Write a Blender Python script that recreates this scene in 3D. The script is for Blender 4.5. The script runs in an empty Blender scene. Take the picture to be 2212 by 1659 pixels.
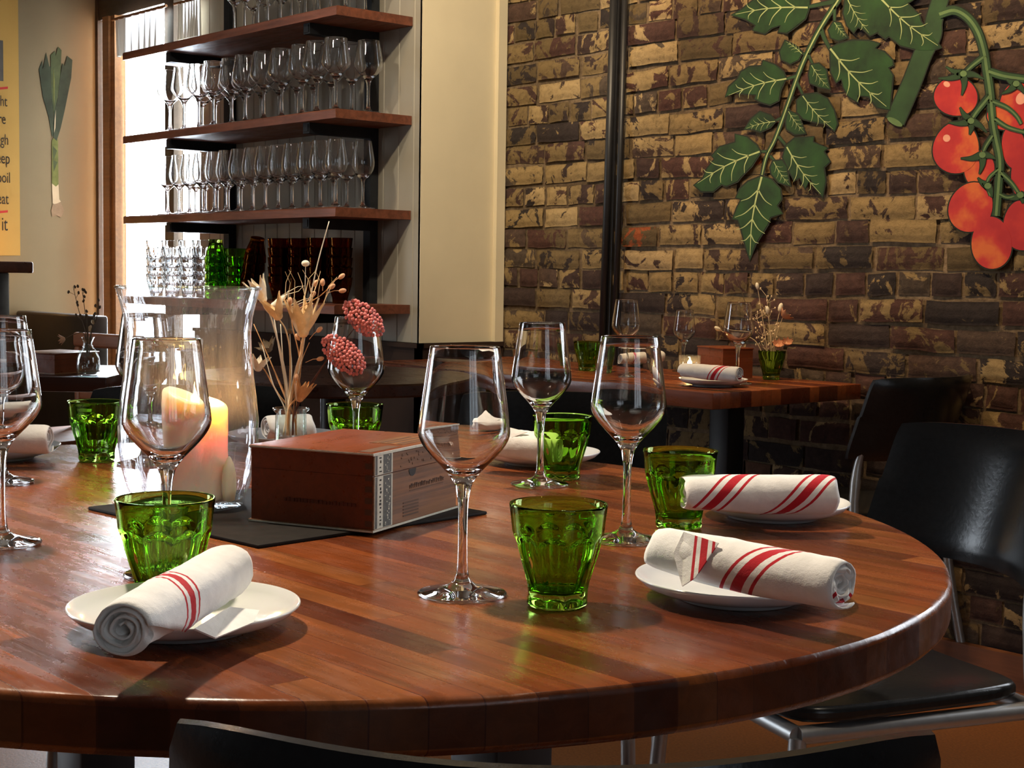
import bpy, bmesh, math, random
from mathutils import Vector, Matrix, noise
random.seed(11)
rnd = random.uniform
C = bpy.context.scene.collection
PI = math.pi
CAMZ, TZ = 1.033, 0.75
# ------------------------------------------------------------------ camera model (photo 2212 x 1659)
FPX, HOR, ROLL, TT = 3200.0, 595.0, 0.015, 1.14
SA = TT / math.hypot(1, TT); CA = 1 / math.hypot(1, TT)
_th = math.atan((829.5 - HOR) / FPX)
def lv(x, y, z=0.0): return Vector((x * CA - y * SA, x * SA + y * CA, z))      # level camera frame -> world
_F = Vector((0, math.cos(_th), -math.sin(_th))); _R0 = Vector((1, 0, 0)); _U0 = _R0.cross(_F)
_R = _R0 * math.cos(ROLL) + _U0 * math.sin(ROLL); _U = -_R0 * math.sin(ROLL) + _U0 * math.cos(ROLL)
FW, RW, UW = lv(*_F), lv(*_R), lv(*_U)
EYE = Vector((0, 0, CAMZ))
def ray(x, y): return FW + RW * ((x - 1106) / FPX) - UW * ((y - 829.5) / FPX)
def PZ(x, y, z=TZ): r = ray(x, y); return EYE + r * ((z - CAMZ) / r.z)
def PY(x, y, Y): r = ray(x, y); return EYE + r * (Y / r.y)
def PX(x, y, X): r = ray(x, y); return EYE + r * (X / r.x)
def PD(x, y, d): return EYE + ray(x, y) * d
def depth(p): return (p - EYE).dot(FW)
# ------------------------------------------------------------------ materials
MATS = {}
class N:
    def __init__(s, name):
        s.m = bpy.data.materials.new(name); s.m.use_nodes = True
        s.t = s.m.node_tree; s.n = s.t.nodes; s.l = s.t.links
        s.out = s.n['Material Output']; s.b = s.n['Principled BSDF']
    def new(s, typ, **kw):
        nd = s.n.new(typ)
        for k, v in kw.items():
            if k.startswith('i_'):
                nd.inputs[k[2:].replace('_', ' ')].default_value = v
            else: setattr(nd, k, v)
        return nd
    def lk(s, a, b): s.l.new(a, b)
    def coord(s, scale=(1, 1, 1), kind='Object'):
        tc = s.new('ShaderNodeTexCoord'); mp = s.new('ShaderNodeMapping')
        mp.inputs['Scale'].default_value = scale; s.lk(tc.outputs[kind], mp.inputs[0]); return mp.outputs[0]
    def noise(s, vec, scale, detail=4, rough=.55, dist=0):
        nd = s.new('ShaderNodeTexNoise'); nd.inputs['Scale'].default_value = scale; nd.inputs['Detail'].default_value = detail
        nd.inputs['Roughness'].default_value = rough; nd.inputs['Distortion'].default_value = dist
        if vec: s.lk(vec, nd.inputs['Vector'])
        return nd.outputs['Fac']
    def ramp(s, fac, stops):
        r = s.new('ShaderNodeValToRGB'); e = r.color_ramp.elements
        while len(e) < len(stops): e.new(.5)
        for x, (p, c) in zip(e, stops):
            x.position = p; x.color = (*c, 1) if not isinstance(c, (int, float)) else (c, c, c, 1)
        s.lk(fac, r.inputs[0]); return r.outputs[0]
    def mix(s, fac, a, b, typ='MIX'):
        m = s.new('ShaderNodeMix', data_type='RGBA', blend_type=typ)
        for sock, v in ((m.inputs[0], fac), (m.inputs[6], a), (m.inputs[7], b)):
            if isinstance(v, (int, float)): sock.default_value = v
            elif isinstance(v, tuple): sock.default_value = (*v, 1)
            else: s.lk(v, sock)
        return m.outputs[2]
    def math(s, op, a, b=0.0, c=None):
        m = s.new('ShaderNodeMath', operation=op)
        for i, v in enumerate((a, b, c)):
            if v is None: continue
            if isinstance(v, (int, float)): m.inputs[i].default_value = v
            else: s.lk(v, m.inputs[i])
        return m.outputs[0]
    def bump(s, h, strength=.3, dist=.01):
        b = s.new('ShaderNodeBump'); b.inputs['Strength'].default_value = strength; b.inputs['Distance'].default_value = dist
        s.lk(h, b.inputs['Height']); s.lk(b.outputs[0], s.b.inputs['Normal'])
    def set(s, **kw):
        for k, v in kw.items():
            sock = s.b.inputs[k.replace('_', ' ')]
            if isinstance(v, bpy.types.NodeSocket): s.lk(v, sock)
            elif isinstance(v, tuple) and sock.type == 'RGBA' and len(v) == 3: sock.default_value = (*v, 1)
            else: sock.default_value = v

def plain(name, col, rough=.5, metal=0.0, var=.12, scale=30, bump=0.0, spec=.5, **kw):
    n = N(name); v = n.coord()
    f = n.noise(v, scale, 5)
    lo = tuple(c * (1 - var) for c in col); hi = tuple(min(1, c * (1 + var)) for c in col)
    n.set(Base_Color=n.ramp(f, [(.3, lo), (.7, hi)]), Roughness=rough, Metallic=metal, Specular_IOR_Level=spec, **kw)
    if bump: n.bump(f, bump, .004)
    MATS[name] = n.m; return n.m

def wood(name, tones, stave=(.5, .045), rough=(.2, .4), grain=40, dirx=True, bumps=.15, streak=.35, coat=0.0, gap=.0006):
    n = N(name)
    tc = n.new('ShaderNodeTexCoord'); src = tc.outputs['Object']
    if not dirx:
        mp = n.new('ShaderNodeMapping'); mp.inputs['Rotation'].default_value = (0, 0, PI / 2); n.lk(src, mp.inputs[0]); src = mp.outputs[0]
    br = n.new('ShaderNodeTexBrick', offset=.37, offset_frequency=2, squash=1.3, squash_frequency=3)
    for k, v in (('Color1', (0, 0, 0, 1)), ('Color2', (1, 1, 1, 1)), ('Mortar', (.1, .1, .1, 1))): br.inputs[k].default_value = v
    br.inputs['Scale'].default_value = 1; br.inputs['Mortar Size'].default_value = gap; br.inputs['Mortar Smooth'].default_value = .3
    br.inputs['Brick Width'].default_value = stave[0]; br.inputs['Row Height'].default_value = stave[1]; br.inputs['Bias'].default_value = 0
    n.lk(src, br.inputs['Vector'])
    k = len(tones) - 1
    base = n.ramp(br.outputs['Color'], [(.06 + .88 * i / k, c) for i, c in enumerate(tones)])
    mp = n.new('ShaderNodeMapping'); mp.inputs['Scale'].default_value = (2.2, grain, grain); n.lk(src, mp.inputs[0])
    # shift the grain per stave so that it does not run across joints
    ad = n.new('ShaderNodeVectorMath', operation='ADD'); n.lk(mp.outputs[0], ad.inputs[0]); sc = n.new('ShaderNodeVectorMath', operation='SCALE')
    n.lk(br.outputs['Color'], sc.inputs[0]); sc.inputs['Scale'].default_value = 37; n.lk(sc.outputs[0], ad.inputs[1])
    g = n.noise(ad.outputs[0], 1.6, 6, .62, .6)
    gr = n.ramp(g, [(.25, 1 - streak), (.6, 1.0), (.85, 1 + streak * .6)])
    col = n.mix(1.0, base, gr, 'MULTIPLY')
    big = n.noise(src, 5.5, 3)
    col = n.mix(1.0, col, n.ramp(big, [(.3, .82), (.7, 1.12)]), 'MULTIPLY')
    wm = n.new('ShaderNodeMapping'); wm.inputs['Scale'].default_value = (9, 26, 26); n.lk(src, wm.inputs[0]); wear = n.noise(wm.outputs[0], 1.3, 7, .68)
    r = n.new('ShaderNodeMapRange'); n.lk(wear, r.inputs[0]); r.inputs[1].default_value = .35; r.inputs[2].default_value = .68
    r.inputs[3].default_value = rough[0]; r.inputs[4].default_value = rough[1]
    n.set(Base_Color=col, Roughness=r.outputs[0], Coat_Weight=coat, Coat_Roughness=rough[0])
    h = n.math('ADD', n.math('MULTIPLY', g, .8), n.math('MULTIPLY', wear, .22))
    n.bump(h, bumps, .002)
    MATS[name] = n.m; return n.m

def glass(name, col, ior=1.5, rough=0.0, through=0.0):
    n = N(name); g = n.new('ShaderNodeBsdfGlass'); g.inputs['Color'].default_value = (*col, 1)
    g.inputs['IOR'].default_value = ior; g.inputs['Roughness'].default_value = rough
    n.n.remove(n.b); last = g.outputs[0]
    if through:
        t = n.new('ShaderNodeBsdfTransparent'); t.inputs[0].default_value = (*col, 1); m = n.new('ShaderNodeMixShader'); m.inputs[0].default_value = through
        n.lk(last, m.inputs[1]); n.lk(t.outputs[0], m.inputs[2]); last = m.outputs[0]
    n.lk(last, n.out.inputs[0]); MATS[name] = n.m; return n.m

def thin_glass(name, tint=(.97, .98, .98), gl=1.0, wavy=0.0, haze=0.0, base=.05):
    n = N(name); n.n.remove(n.b)
    t = n.new('ShaderNodeBsdfTransparent'); t.inputs[0].default_value = (*tint, 1)
    g = n.new('ShaderNodeBsdfGlossy'); g.inputs['Roughness'].default_value = .02; g.inputs['Color'].default_value = (gl, gl, gl, 1)
    ge = n.new('ShaderNodeNewGeometry'); dt = n.new('ShaderNodeVectorMath', operation='DOT_PRODUCT'); n.lk(ge.outputs['Incoming'], dt.inputs[0]); n.lk(ge.outputs['Normal'], dt.inputs[1])
    fac = n.math('ADD', n.math('MULTIPLY', n.math('POWER', n.math('SUBTRACT', 1.0, n.math('ABSOLUTE', dt.outputs['Value'])), 3.4), .9), base)
    if wavy:
        v = n.coord((1, 1, .25)); h = n.noise(v, 34, 3); b = n.new('ShaderNodeBump'); b.inputs['Strength'].default_value = wavy; b.inputs['Distance'].default_value = .01
        n.lk(h, b.inputs['Height']); n.lk(b.outputs[0], g.inputs['Normal']); n.lk(b.outputs[0], dt.inputs[1])
    m = n.new('ShaderNodeMixShader'); n.lk(fac, m.inputs[0]); n.lk(t.outputs[0], m.inputs[1]); n.lk(g.outputs[0], m.inputs[2])
    last = m.outputs[0]
    if haze:
        d = n.new('ShaderNodeBsdfTranslucent'); d.inputs[0].default_value = (.8, .8, .82, 1)
        v = n.coord((1, 1, .12)); f = n.noise(v, 45, 5, .7)
        m2 = n.new('ShaderNodeMixShader'); n.lk(n.ramp(f, [(.35, haze * .3), (.8, haze)]), m2.inputs[0]); n.lk(last, m2.inputs[1]); n.lk(d.outputs[0], m2.inputs[2]); last = m2.outputs[0]
    n.lk(last, n.out.inputs[0]); MATS[name] = n.m; return n.m

def emit(name, col, st):
    n = N(name); n.set(Base_Color=col, Emission_Color=col, Emission_Strength=st); MATS[name] = n.m; return n.m

def cloth(name, bands, base=(.88, .865, .84), red=(.52, .018, .03)):
    """white woven cloth; bands = (centre, slope, half-thick, half-gap, half-thin) in metres of the sheet's u,v"""
    n = N(name); uv = n.new('ShaderNodeUVMap', uv_map='UVMap'); sp = n.new('ShaderNodeSeparateXYZ'); n.lk(uv.outputs[0], sp.inputs[0])
    acc = None
    for c, k, ht, gp, hn in bands:
        w = n.math('ADD', sp.outputs[0], n.math('MULTIPLY', sp.outputs[1], k)); w = n.math('SUBTRACT', w, c); a = n.math('ABSOLUTE', w)
        s1 = n.math('LESS_THAN', a, ht); s2 = n.math('LESS_THAN', n.math('ABSOLUTE', n.math('SUBTRACT', a, gp)), hn)
        s = n.math('MAXIMUM', s1, s2); acc = s if acc is None else n.math('MAXIMUM', acc, s)
    v = n.coord(); f = n.noise(v, 60, 4)
    b = n.ramp(f, [(.3, tuple(x * .93 for x in base)), (.7, tuple(min(1, x * 1.04) for x in base))])
    n.set(Base_Color=n.mix(acc, b, red) if acc is not None else b, Roughness=.9, Specular_IOR_Level=.15, Sheen_Weight=.15)
    wv = n.noise(v, 900, 2); fold = n.noise(v, 38, 3)
    n.bump(n.math('ADD', n.math('MULTIPLY', wv, .12), fold), .35, .006)
    MATS[name] = n.m; return n.m

glass('clear_glass', (.996, .999, .999)); glass('foot_glass', (.996, .999, .999)); glass('green_glass', (.65, .855, .36)); glass('amber_glass', (.62, .30, .07)); thin_glass('tint_glass', (.93, .97, .96), 1.0, .1, 0, .08)
thin_glass('hurricane_glass', (.86, .88, .91), 1.0, .4, .08, .12); thin_glass('pane_glass', (.98, .99, 1.0))
wood('table_wood', [(.105, .023, .008), (.19, .045, .012), (.25, .064, .016), (.145, .032, .010), (.28, .088, .024), (.21, .050, .014)], (.62, .034), (.16, .38), 45, bumps=.2, streak=.5)
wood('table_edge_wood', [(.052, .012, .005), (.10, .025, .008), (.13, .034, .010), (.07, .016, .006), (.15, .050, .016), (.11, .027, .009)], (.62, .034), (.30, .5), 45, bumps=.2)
wood('far_table_wood', [(.10, .020, .008), (.22, .052, .015), (.33, .09, .025), (.17, .035, .011)], (.6, .04), (.22, .4), 45)
wood('dark_table_wood', [(.055, .018, .009), (.09, .03, .014), (.07, .022, .011)], (.7, .06), (.25, .42), 45)
wood('shelf_wood', [(.17, .052, .026), (.24, .075, .036), (.20, .06, .03)], (2.6, .4), (.4, .65), 30, streak=.55, bumps=.3)
wood('box_wood', [(.19, .043, .014), (.21, .05, .016), (.20, .046, .015)], (2.0, .5), (.25, .4), 70, streak=.3, bumps=.08)
wood('box_front_wood', [(.25, .100, .032), (.27, .110, .037)], (2.0, .5), (.45, .6), 95, streak=.75, bumps=.15)
wood('frame_wood', [(.30, .125, .036), (.36, .15, .045)], (2.0, .5), (.3, .45), 40)
wood('dark_frame_wood', [(.05, .03, .02), (.06, .035, .024)], (2.0, .5), (.3, .45), 40)
wood('brown_trim', [(.21, .075, .03), (.25, .09, .036)], (2.4, .4), (.4, .6), 30)
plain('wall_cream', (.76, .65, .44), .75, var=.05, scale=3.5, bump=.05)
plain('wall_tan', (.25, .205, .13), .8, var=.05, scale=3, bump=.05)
plain('panel_cream', (.38, .335, .26), .6, var=.06, scale=4)
plain('wainscot_brown', (.040, .023, .016), .7, var=.2, scale=8, spec=.15)
plain('bench_brown', (.035, .026, .022), .5, var=.2, scale=10)
plain('ceiling_paint', (.22, .19, .15), .9, var=.04, scale=3)
plain('floor_cork', (.30, .11, .034), .42, var=.28, scale=160, bump=.1)
plain('white_china', (.73, .735, .74), .12, var=.02, scale=20)
plain('black_leather', (.013, .0135, .0145), .24, var=.15, scale=120, bump=.08, spec=.33)
plain('black_metal', (.012, .012, .014), .45, var=.15, scale=40)
plain('iron', (.02, .021, .023), .6, metal=0, spec=.2, var=.2, scale=30)
plain('silver_paint', (.40, .40, .40), .38, metal=.75, var=.06, scale=60)
plain('slate', (.013, .010, .0085), .7, var=.25, scale=60, bump=.1, spec=.12)
n_ = N('mortar'); v_ = n_.coord(); f1 = n_.noise(v_, 2.2, 4, .6); f2 = n_.noise(v_, 60, 5, .65)
n_.set(Base_Color=n_.mix(1.0, n_.ramp(f1, [(.35, (.115, .078, .045)), (.65, (.27, .19, .115))]), n_.ramp(f2, [(.3, .6), (.7, 1.25)]), 'MULTIPLY'), Roughness=.95, Specular_IOR_Level=.1); n_.bump(f2, .6, .006); MATS['mortar'] = n_.m
plain('label_dark', (.10, .10, .09), .6, var=.3, scale=220)
plain('label_light', (.62, .60, .50), .6, var=.12, scale=160)
plain('ink', (.022, .018, .015), .7); plain('ink_brown', (.10, .045, .022), .7); plain('ink_faint', (.115, .028, .012), .5)
plain('poster_yellow', (.50, .32, .09), .8, var=.05, scale=4); plain('ink_red', (.50, .03, .03), .7); plain('ink_grey', (.09, .09, .09), .7)
plain('leek_dark', (.036, .054, .036), .8, var=.35, scale=12); plain('leek_mid', (.066, .095, .045), .8, var=.25, scale=14)
plain('leek_light', (.15, .18, .055), .8, var=.35, scale=18); plain('leek_white', (.60, .52, .38), .8, var=.05); plain('leek_root', (.30, .22, .15), .8, var=.15)
plain('leaf_green', (.013, .050, .008), .75, var=.55, scale=14, bump=.25); plain('leaf_outline', (.012, .018, .008), .8); plain('leaf_vein', (.42, .50, .20), .75, var=.12)
plain('vine_green', (.024, .066, .018), .75, var=.35, scale=12, bump=.2); plain('vine_light', (.13, .22, .075), .75, var=.2, scale=16)
n_ = N('tomato_red'); v_ = n_.coord(); f_ = n_.noise(v_, 9, 4); n_.set(Base_Color=n_.ramp(f_, [(.38, (.46, .012, .010)), (.52, (.58, .026, .014)), (.64, (.72, .14, .02))]), Roughness=.6); n_.bump(n_.noise(v_, 25, 4), .2, .004); MATS['tomato_red'] = n_.m
plain('tomato_shine', (.85, .38, .24), .6)
plain('straw', (.74, .56, .34), .8, var=.2, scale=50); plain('straw_pale', (.80, .72, .56), .8, var=.12, scale=50); plain('straw_orange', (.62, .32, .13), .8, var=.25, scale=50)
plain('pod_tan', (.76, .55, .30), .8, var=.25, scale=60); plain('bud_peach', (.66, .36, .20), .7, var=.15, scale=60); plain('flower_pink', (.60, .18, .17), .75, var=.3, scale=90)
plain('stem_dark', (.09, .03, .018), .8); plain('dry_brown', (.12, .085, .05), .8, var=.25, scale=60); plain('apricot', (.60, .28, .15), .8, var=.2, scale=60)
n_ = N('candle_wax'); v_ = n_.coord(); n_.set(Base_Color=(.90, .70, .50), Roughness=.45, Subsurface_Weight=1.0, Subsurface_Scale=.045, Subsurface_Radius=(1.0, .55, .28)); n_.bump(n_.noise(v_, 18, 3), .15, .01); MATS['candle_wax'] = n_.m
emit('flame', (1.0, .62, .2), 60.0); plain('wick', (.01, .008, .006), .9)
n_ = N('curtain_sheer'); n_.n.remove(n_.b); a_ = n_.new('ShaderNodeBsdfTranslucent'); a_.inputs[0].default_value = (.34, .33, .30, 1); b_ = n_.new('ShaderNodeBsdfTransparent'); d_ = n_.new('ShaderNodeBsdfDiffuse'); d_.inputs[0].default_value = (.8, .78, .7, 1)
m1 = n_.new('ShaderNodeMixShader', i_Fac=.4) if False else n_.new('ShaderNodeMixShader'); m1.inputs[0].default_value = .975; n_.lk(a_.outputs[0], m1.inputs[1]); n_.lk(d_.outputs[0], m1.inputs[2])
m2 = n_.new('ShaderNodeMixShader'); m2.inputs[0].default_value = .02; n_.lk(m1.outputs[0], m2.inputs[1]); n_.lk(b_.outputs[0], m2.inputs[2]); n_.lk(m2.outputs[0], n_.out.inputs[0]); MATS['curtain_sheer'] = n_.m
# bricks: per-brick tone in a colour attribute, worn tan paint over dark clay
n_ = N('brick'); at = n_.new('ShaderNodeAttribute', attribute_name='tone'); sp = n_.new('ShaderNodeSeparateColor'); n_.lk(at.outputs['Color'], sp.inputs[0])
v_ = n_.coord(); blot = n_.noise(v_, 11, 6, .62, 1.2); fine = n_.noise(v_, 48, 7, .72, .4)
w_ = n_.math('ADD', n_.math('MULTIPLY', n_.math('SUBTRACT', blot, .5), 2.7), sp.outputs[0])
w_ = n_.math('ADD', w_, n_.math('MULTIPLY', n_.math('SUBTRACT', fine, .5), .45))
mask = n_.ramp(w_, [(.46, 0.0), (.54, 1.0)])
dark = n_.ramp(sp.outputs[1], [(0, (.030, .022, .020)), (.35, (.055, .030, .024)), (.7, (.080, .034, .025)), (.93, (.075, .055, .038)), (1.0, (.30, .075, .022))])
tan = n_.ramp(sp.outputs[2], [(0, (.11, .074, .034)), (.35, (.21, .14, .06)), (.7, (.31, .21, .09)), (1, (.43, .30, .145))])
tan = n_.mix(1.0, tan, n_.ramp(fine, [(.25, .45), (.5, .95), (.75, 1.15)]), 'MULTIPLY'); dark = n_.mix(1.0, dark, n_.ramp(fine, [(.3, .6), (.7, 1.35)]), 'MULTIPLY')
n_.set(Base_Color=n_.mix(mask, dark, tan), Roughness=.85, Specular_IOR_Level=.3); n_.bump(n_.math('ADD', fine, n_.math('MULTIPLY', blot, .6)), .6, .006); MATS['brick'] = n_.m
# ------------------------------------------------------------------ mesh helpers
def mesh_of(name, vf, mat, smooth=True, mods=None):
    v, f = vf; me = bpy.data.meshes.new(name); me.from_pydata([tuple(p) for p in v], [], f)
    me.materials.append(MATS[mat]); me.validate()
    if smooth is not False:
        me.polygons.foreach_set('use_smooth', [True] * len(me.polygons))
        if smooth is not True: me.set_sharp_from_angle(angle=math.radians(smooth))
    return me
def obj(name, vf, mat, parent=None, smooth=40, loc=None):
    me = vf if isinstance(vf, bpy.types.Mesh) else mesh_of(name, vf, mat, smooth)
    o = bpy.data.objects.new(name, me); C.objects.link(o)
    if parent: o.parent = parent
    if loc is not None: o.location = loc
    return o
def tag(o, label=None, cat=None, group=None, kind=None):
    for k, v in (('label', label), ('category', cat), ('group', group), ('kind', kind)):
        if v: o[k] = v
    return o
def thing(name, label, cat, loc=(0, 0, 0), rz=0, group=None, kind=None):
    o = bpy.data.objects.new(name, None); C.objects.link(o); o.location = loc; o.rotation_euler = (0, 0, rz); o.empty_display_size = .05
    return tag(o, label, cat, group, kind)
def struct(name, vf, mat, smooth=40, parent=None):
    o = obj(name, vf, mat, parent, smooth); o['kind'] = 'structure'; return o
def dup(root, label, loc, rz=0, group=None, name=None, scale=None):
    r = root.copy(); C.objects.link(r); r.location = loc; r.rotation_euler = (0, 0, rz)
    if scale: r.scale = scale
    tag(r, label, None, group)
    for ch in root.children:
        c = ch.copy(); C.objects.link(c); c.parent = r
        for g in ch.children:
            d = g.copy(); C.objects.link(d); d.parent = c
    return r
def xf(vf, M): return [M @ Vector(p) for p in vf[0]], vf[1]
def mv(vf, x=0, y=0, z=0): return [Vector(p) + Vector((x, y, z)) for p in vf[0]], vf[1]
def cat_(*vfs):
    V, Fc = [], []
    for v, f in vfs:
        k = len(V); V += list(v); Fc += [tuple(i + k for i in q) for q in f]
    return V, Fc
def box(x0, x1, y0, y1, z0, z1):
    v = [(x, y, z) for x in (x0, x1) for y in (y0, y1) for z in (z0, z1)]
    return [Vector(p) for p in v], [(0, 1, 3, 2), (4, 6, 7, 5), (0, 4, 5, 1), (2, 3, 7, 6), (0, 2, 6, 4), (1, 5, 7, 3)]
def bm_vf(bm):
    bm.verts.ensure_lookup_table(); r = ([v.co.copy() for v in bm.verts], [tuple(v.index for v in f.verts) for f in bm.faces]); bm.free(); return r
def rbox(sx, sy, sz, r=.01, seg=3, sub=0):
    """rounded box, centred in x,y, standing on z=0"""
    bm = bmesh.new(); bmesh.ops.create_cube(bm, size=1)
    for v in bm.verts: v.co = Vector((v.co.x * sx, v.co.y * sy, (v.co.z + .5) * sz))
    if sub: bmesh.ops.subdivide_edges(bm, edges=bm.edges[:], cuts=sub, use_grid_fill=True)
    if sub == 0: bmesh.ops.bevel(bm, geom=bm.edges[:], offset=r, segments=seg, profile=.5, affect='EDGES')
    bm.verts.index_update(); return bm_vf(bm)
def lathe(prof, n=40, wob=None):
    V, Fc, rings = [], [], []
    for (z, r) in prof:
        if r < 1e-5: rings.append([len(V)]); V.append(Vector((0, 0, z)))
        else:
            ring = []
            for i in range(n):
                a = 2 * PI * i / n; rr = r * (1 + (wob(a, z) if wob else 0)); ring.append(len(V)); V.append(Vector((rr * math.cos(a), rr * math.sin(a), z)))
            rings.append(ring)
    for A, B in zip(rings, rings[1:]):
        for i in range(n):
            j = (i + 1) % n
            if len(A) == 1 and len(B) == 1: continue
            if len(A) == 1: Fc.append((A[0], B[j], B[i]))
            elif len(B) == 1: Fc.append((A[i], A[j], B[0]))
            else: Fc.append((A[i], A[j], B[j], B[i]))
    return V, Fc
def spline(pts, k=6):
    """Catmull-Rom through points (list of Vector)"""
    pts = [Vector(p) for p in pts]
    if len(pts) < 3: return pts
    P = [pts[0] * 2 - pts[1]] + pts + [pts[-1] * 2 - pts[-2]]; out = []
    for i in range(1, len(P) - 2):
        a, b, c, d = P[i - 1:i + 3]
        for j in range(k):
            t = j / k; out.append(.5 * ((2 * b) + (c - a) * t + (2 * a - 5 * b + 4 * c - d) * t * t + (3 * b - a - 3 * c + d) * t ** 3))
    return out + [pts[-1]]
def tube(pts, rad, n=8, caps=True):
    pts = [Vector(p) for p in pts]; V, Fc = [], []; m = len(pts)
    up = None
    for i, p in enumerate(pts):
        t = (pts[min(i + 1, m - 1)] - pts[max(i - 1, 0)]).normalized()
        if up is None:
            up = t.orthogonal().normalized()
        else:
            up = (up - t * up.dot(t)); up = up.normalized() if up.length > 1e-6 else t.orthogonal().normalized()
        s = t.cross(up); r = rad[min(i, len(rad) - 1)] if isinstance(rad, (list, tuple)) else rad
        for k in range(n):
            a = 2 * PI * k / n; V.append(p + up * (r * math.cos(a)) + s * (r * math.sin(a)))
    for i in range(m - 1):
        for k in range(n):
            l = (k + 1) % n; Fc.append((i * n + k, i * n + l, (i + 1) * n + l, (i + 1) * n + k))
    if caps: Fc.append(tuple(range(n - 1, -1, -1))); Fc.append(tuple((m - 1) * n + k for k in range(n)))
    return V, Fc
def blob(p, r, n=8, stretch=None, axis=None):
    """small ellipsoid: radii r across, stretch along axis"""
    prof = [(-math.cos(PI * i / 6) * (stretch or r), math.sin(PI * i / 6) * r) for i in range(7)]
    prof[0] = (prof[0][0], 0); prof[-1] = (prof[-1][0], 0); vf = lathe(prof, n)
    M = Matrix.Translation(p)
    if axis is not None: M = M @ Vector((0, 0, 1)).rotation_difference(Vector(axis)).to_matrix().to_4x4()
    return xf(vf, M)
def ORD(i): return ['first', 'second', 'third', 'fourth', 'fifth', 'sixth', 'seventh', 'eighth', 'ninth', 'tenth', 'eleventh', 'twelfth', 'thirteenth', 'fourteenth', 'fifteenth', 'sixteenth'][i]

# ================================================================== the setting
YB, YS, XR, XL = 3.43, 3.06, -3.966, -6.384          # brick wall, shelf wall, return wall, leek wall
ZC = 2.95
xa = lambda px: PY(px, 400, YS).x
struct('floor', box(XL - .3, 3.3, -3.3, 4.2, -.12, 0), 'floor_cork')
struct('ceiling', box(XL - .3, 3.3, -3.3, 4.2, ZC, ZC + .12), 'ceiling_paint')
# brick wall: mortar bed plus individually shaped bricks (one pattern, one mesh)
def brick_wall():
    V, Fc, T = [], [], []
    ch, mj = .0702, .0095; z = .01; row = 0; rowtilt = .004
    while z < 2.62:
        header = (row % 4 == 2) or random.random() < .12
        x = XR + .02 - rnd(0, .12)
        while x < -1.3:
            L = (rnd(.085, .1) if header else rnd(.185, .215)) if random.random() > .1 else rnd(.09, .2)
            x0, x1 = max(x, XR + .002), min(x + L, -1.26)
            if x1 - x0 > .02:
                hi = z > 1.0 + .18 * noise.noise(Vector((x * 1.4, 3, z))); p = .57 if hi else .27
                if x < -3.35: p += .02
                tone = (min(1, max(0, random.gauss(p, .2))), random.random() ** 1.3 * .95 if random.random() > .012 else 1.0, random.random())
                dz0, dz1 = rnd(-.004, .004), rnd(-.004, .004); pr = rnd(.0, .0075); k = len(V); nx, nz = 14, 8
                for iz in range(nz + 1):
                    for ix in range(nx + 1):
                        u, w = ix / nx, iz / nz
                        ex = min(u, 1 - u) * (x1 - x0) / .012; ez = min(w, 1 - w) * (ch - mj) / .012; e = min(1, ex, ez)
                        px = x0 + (x1 - x0) * u + .0045 * noise.noise(Vector((x * 9 + u * 3, z * 11, w * 3))) * (1 if e < .5 else .3)
                        pz = z + dz0 + (dz1 - dz0) * u * .8 + rowtilt * math.sin(px * 3.1 + row) + (ch - mj) * w + .004 * noise.noise(Vector((px * 14, z * 17, 5.2)))
                        y = YB - pr - (.004 if e >= .9 else -.0003) + .0016 * noise.noise(Vector((px * 22, pz * 22, 1)))
                        V.append(Vector((px, y, pz)))
                for iz in range(nz):
                    for ix in range(nx):
                        a = k + iz * (nx + 1) + ix; Fc.append((a, a + 1, a + nx + 2, a + nx + 1))
                T += [tone] * ((nx + 1) * (nz + 1))
            x = x1 + mj + rnd(-.002, .003)
        z += ch; row += 1
    me = mesh_of('bricks', (V, Fc), 'brick', 50)
    ca = me.color_attributes.new('tone', 'FLOAT_COLOR', 'POINT'); ca.data.foreach_set('color', [c for t in T for c in (*t, 1.0)])
    return me
W4 = (-1.25, .15, 1.08, 2.5)
w = struct('wall_right', cat_(box(XR - .05, W4[0], YB + .002, YB + .2, 0, ZC), box(W4[1], 3.3, YB + .002, YB + .2, 0, ZC), box(W4[0], W4[1], YB + .002, YB + .2, 0, W4[2]), box(W4[0], W4[1], YB + .002, YB + .2, W4[3], ZC)), 'mortar')
bk = obj('brickwork', brick_wall(), 'brick', w); bk['kind'] = 'structure'
struct('baseboard_right', box(-3.2, -1.26, YB - .03, YB - .004, 0, .092), 'brown_trim')
# shelf wall (beadboard), return wall, window wall
x430 = xa(430)
def beadboard(x0, x1, y, z0, z1, pitch=.085):
    V, Fc = [], []
    xs = [x0]; x = x0
    while x < x1: x += pitch; xs.append(min(x, x1))
    parts = []
    for a, b in zip(xs, xs[1:]):
        if b - a < .01: continue
        parts.append(([Vector(p) for p in ((a, y + .004, z0), (a + .003, y, z0), (b - .003, y, z0), (b, y + .004, z0), (a, y + .004, z1), (a + .003, y, z1), (b - .003, y, z1), (b, y + .004, z1))], [(0, 1, 5, 4), (1, 2, 6, 5), (2, 3, 7, 6)]))
    return cat_(*parts)
wb = struct('wall_back', box(x430, XR - .001, YS + .0045, YB + .2, 0, ZC), 'panel_cream')
struct('panelling', beadboard(x430, XR, YS, .0, ZC), 'panel_cream', 20, wb)
struct('wall_return', box(XR - .012, XR, YS - .0, YB, .0, ZC), 'wall_cream')
struct('trim_1', box(XR, XR + .018, YB - .05, YB - .012, .80, ZC), 'wall_cream')
struct('trim_2', cat_(box(x430, XR + .02, YS - .022, YS - .001, 0, .80), box(x430, XR + .026, YS - .032, YS - .001, .785, .80)), 'wainscot_brown')
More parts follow.
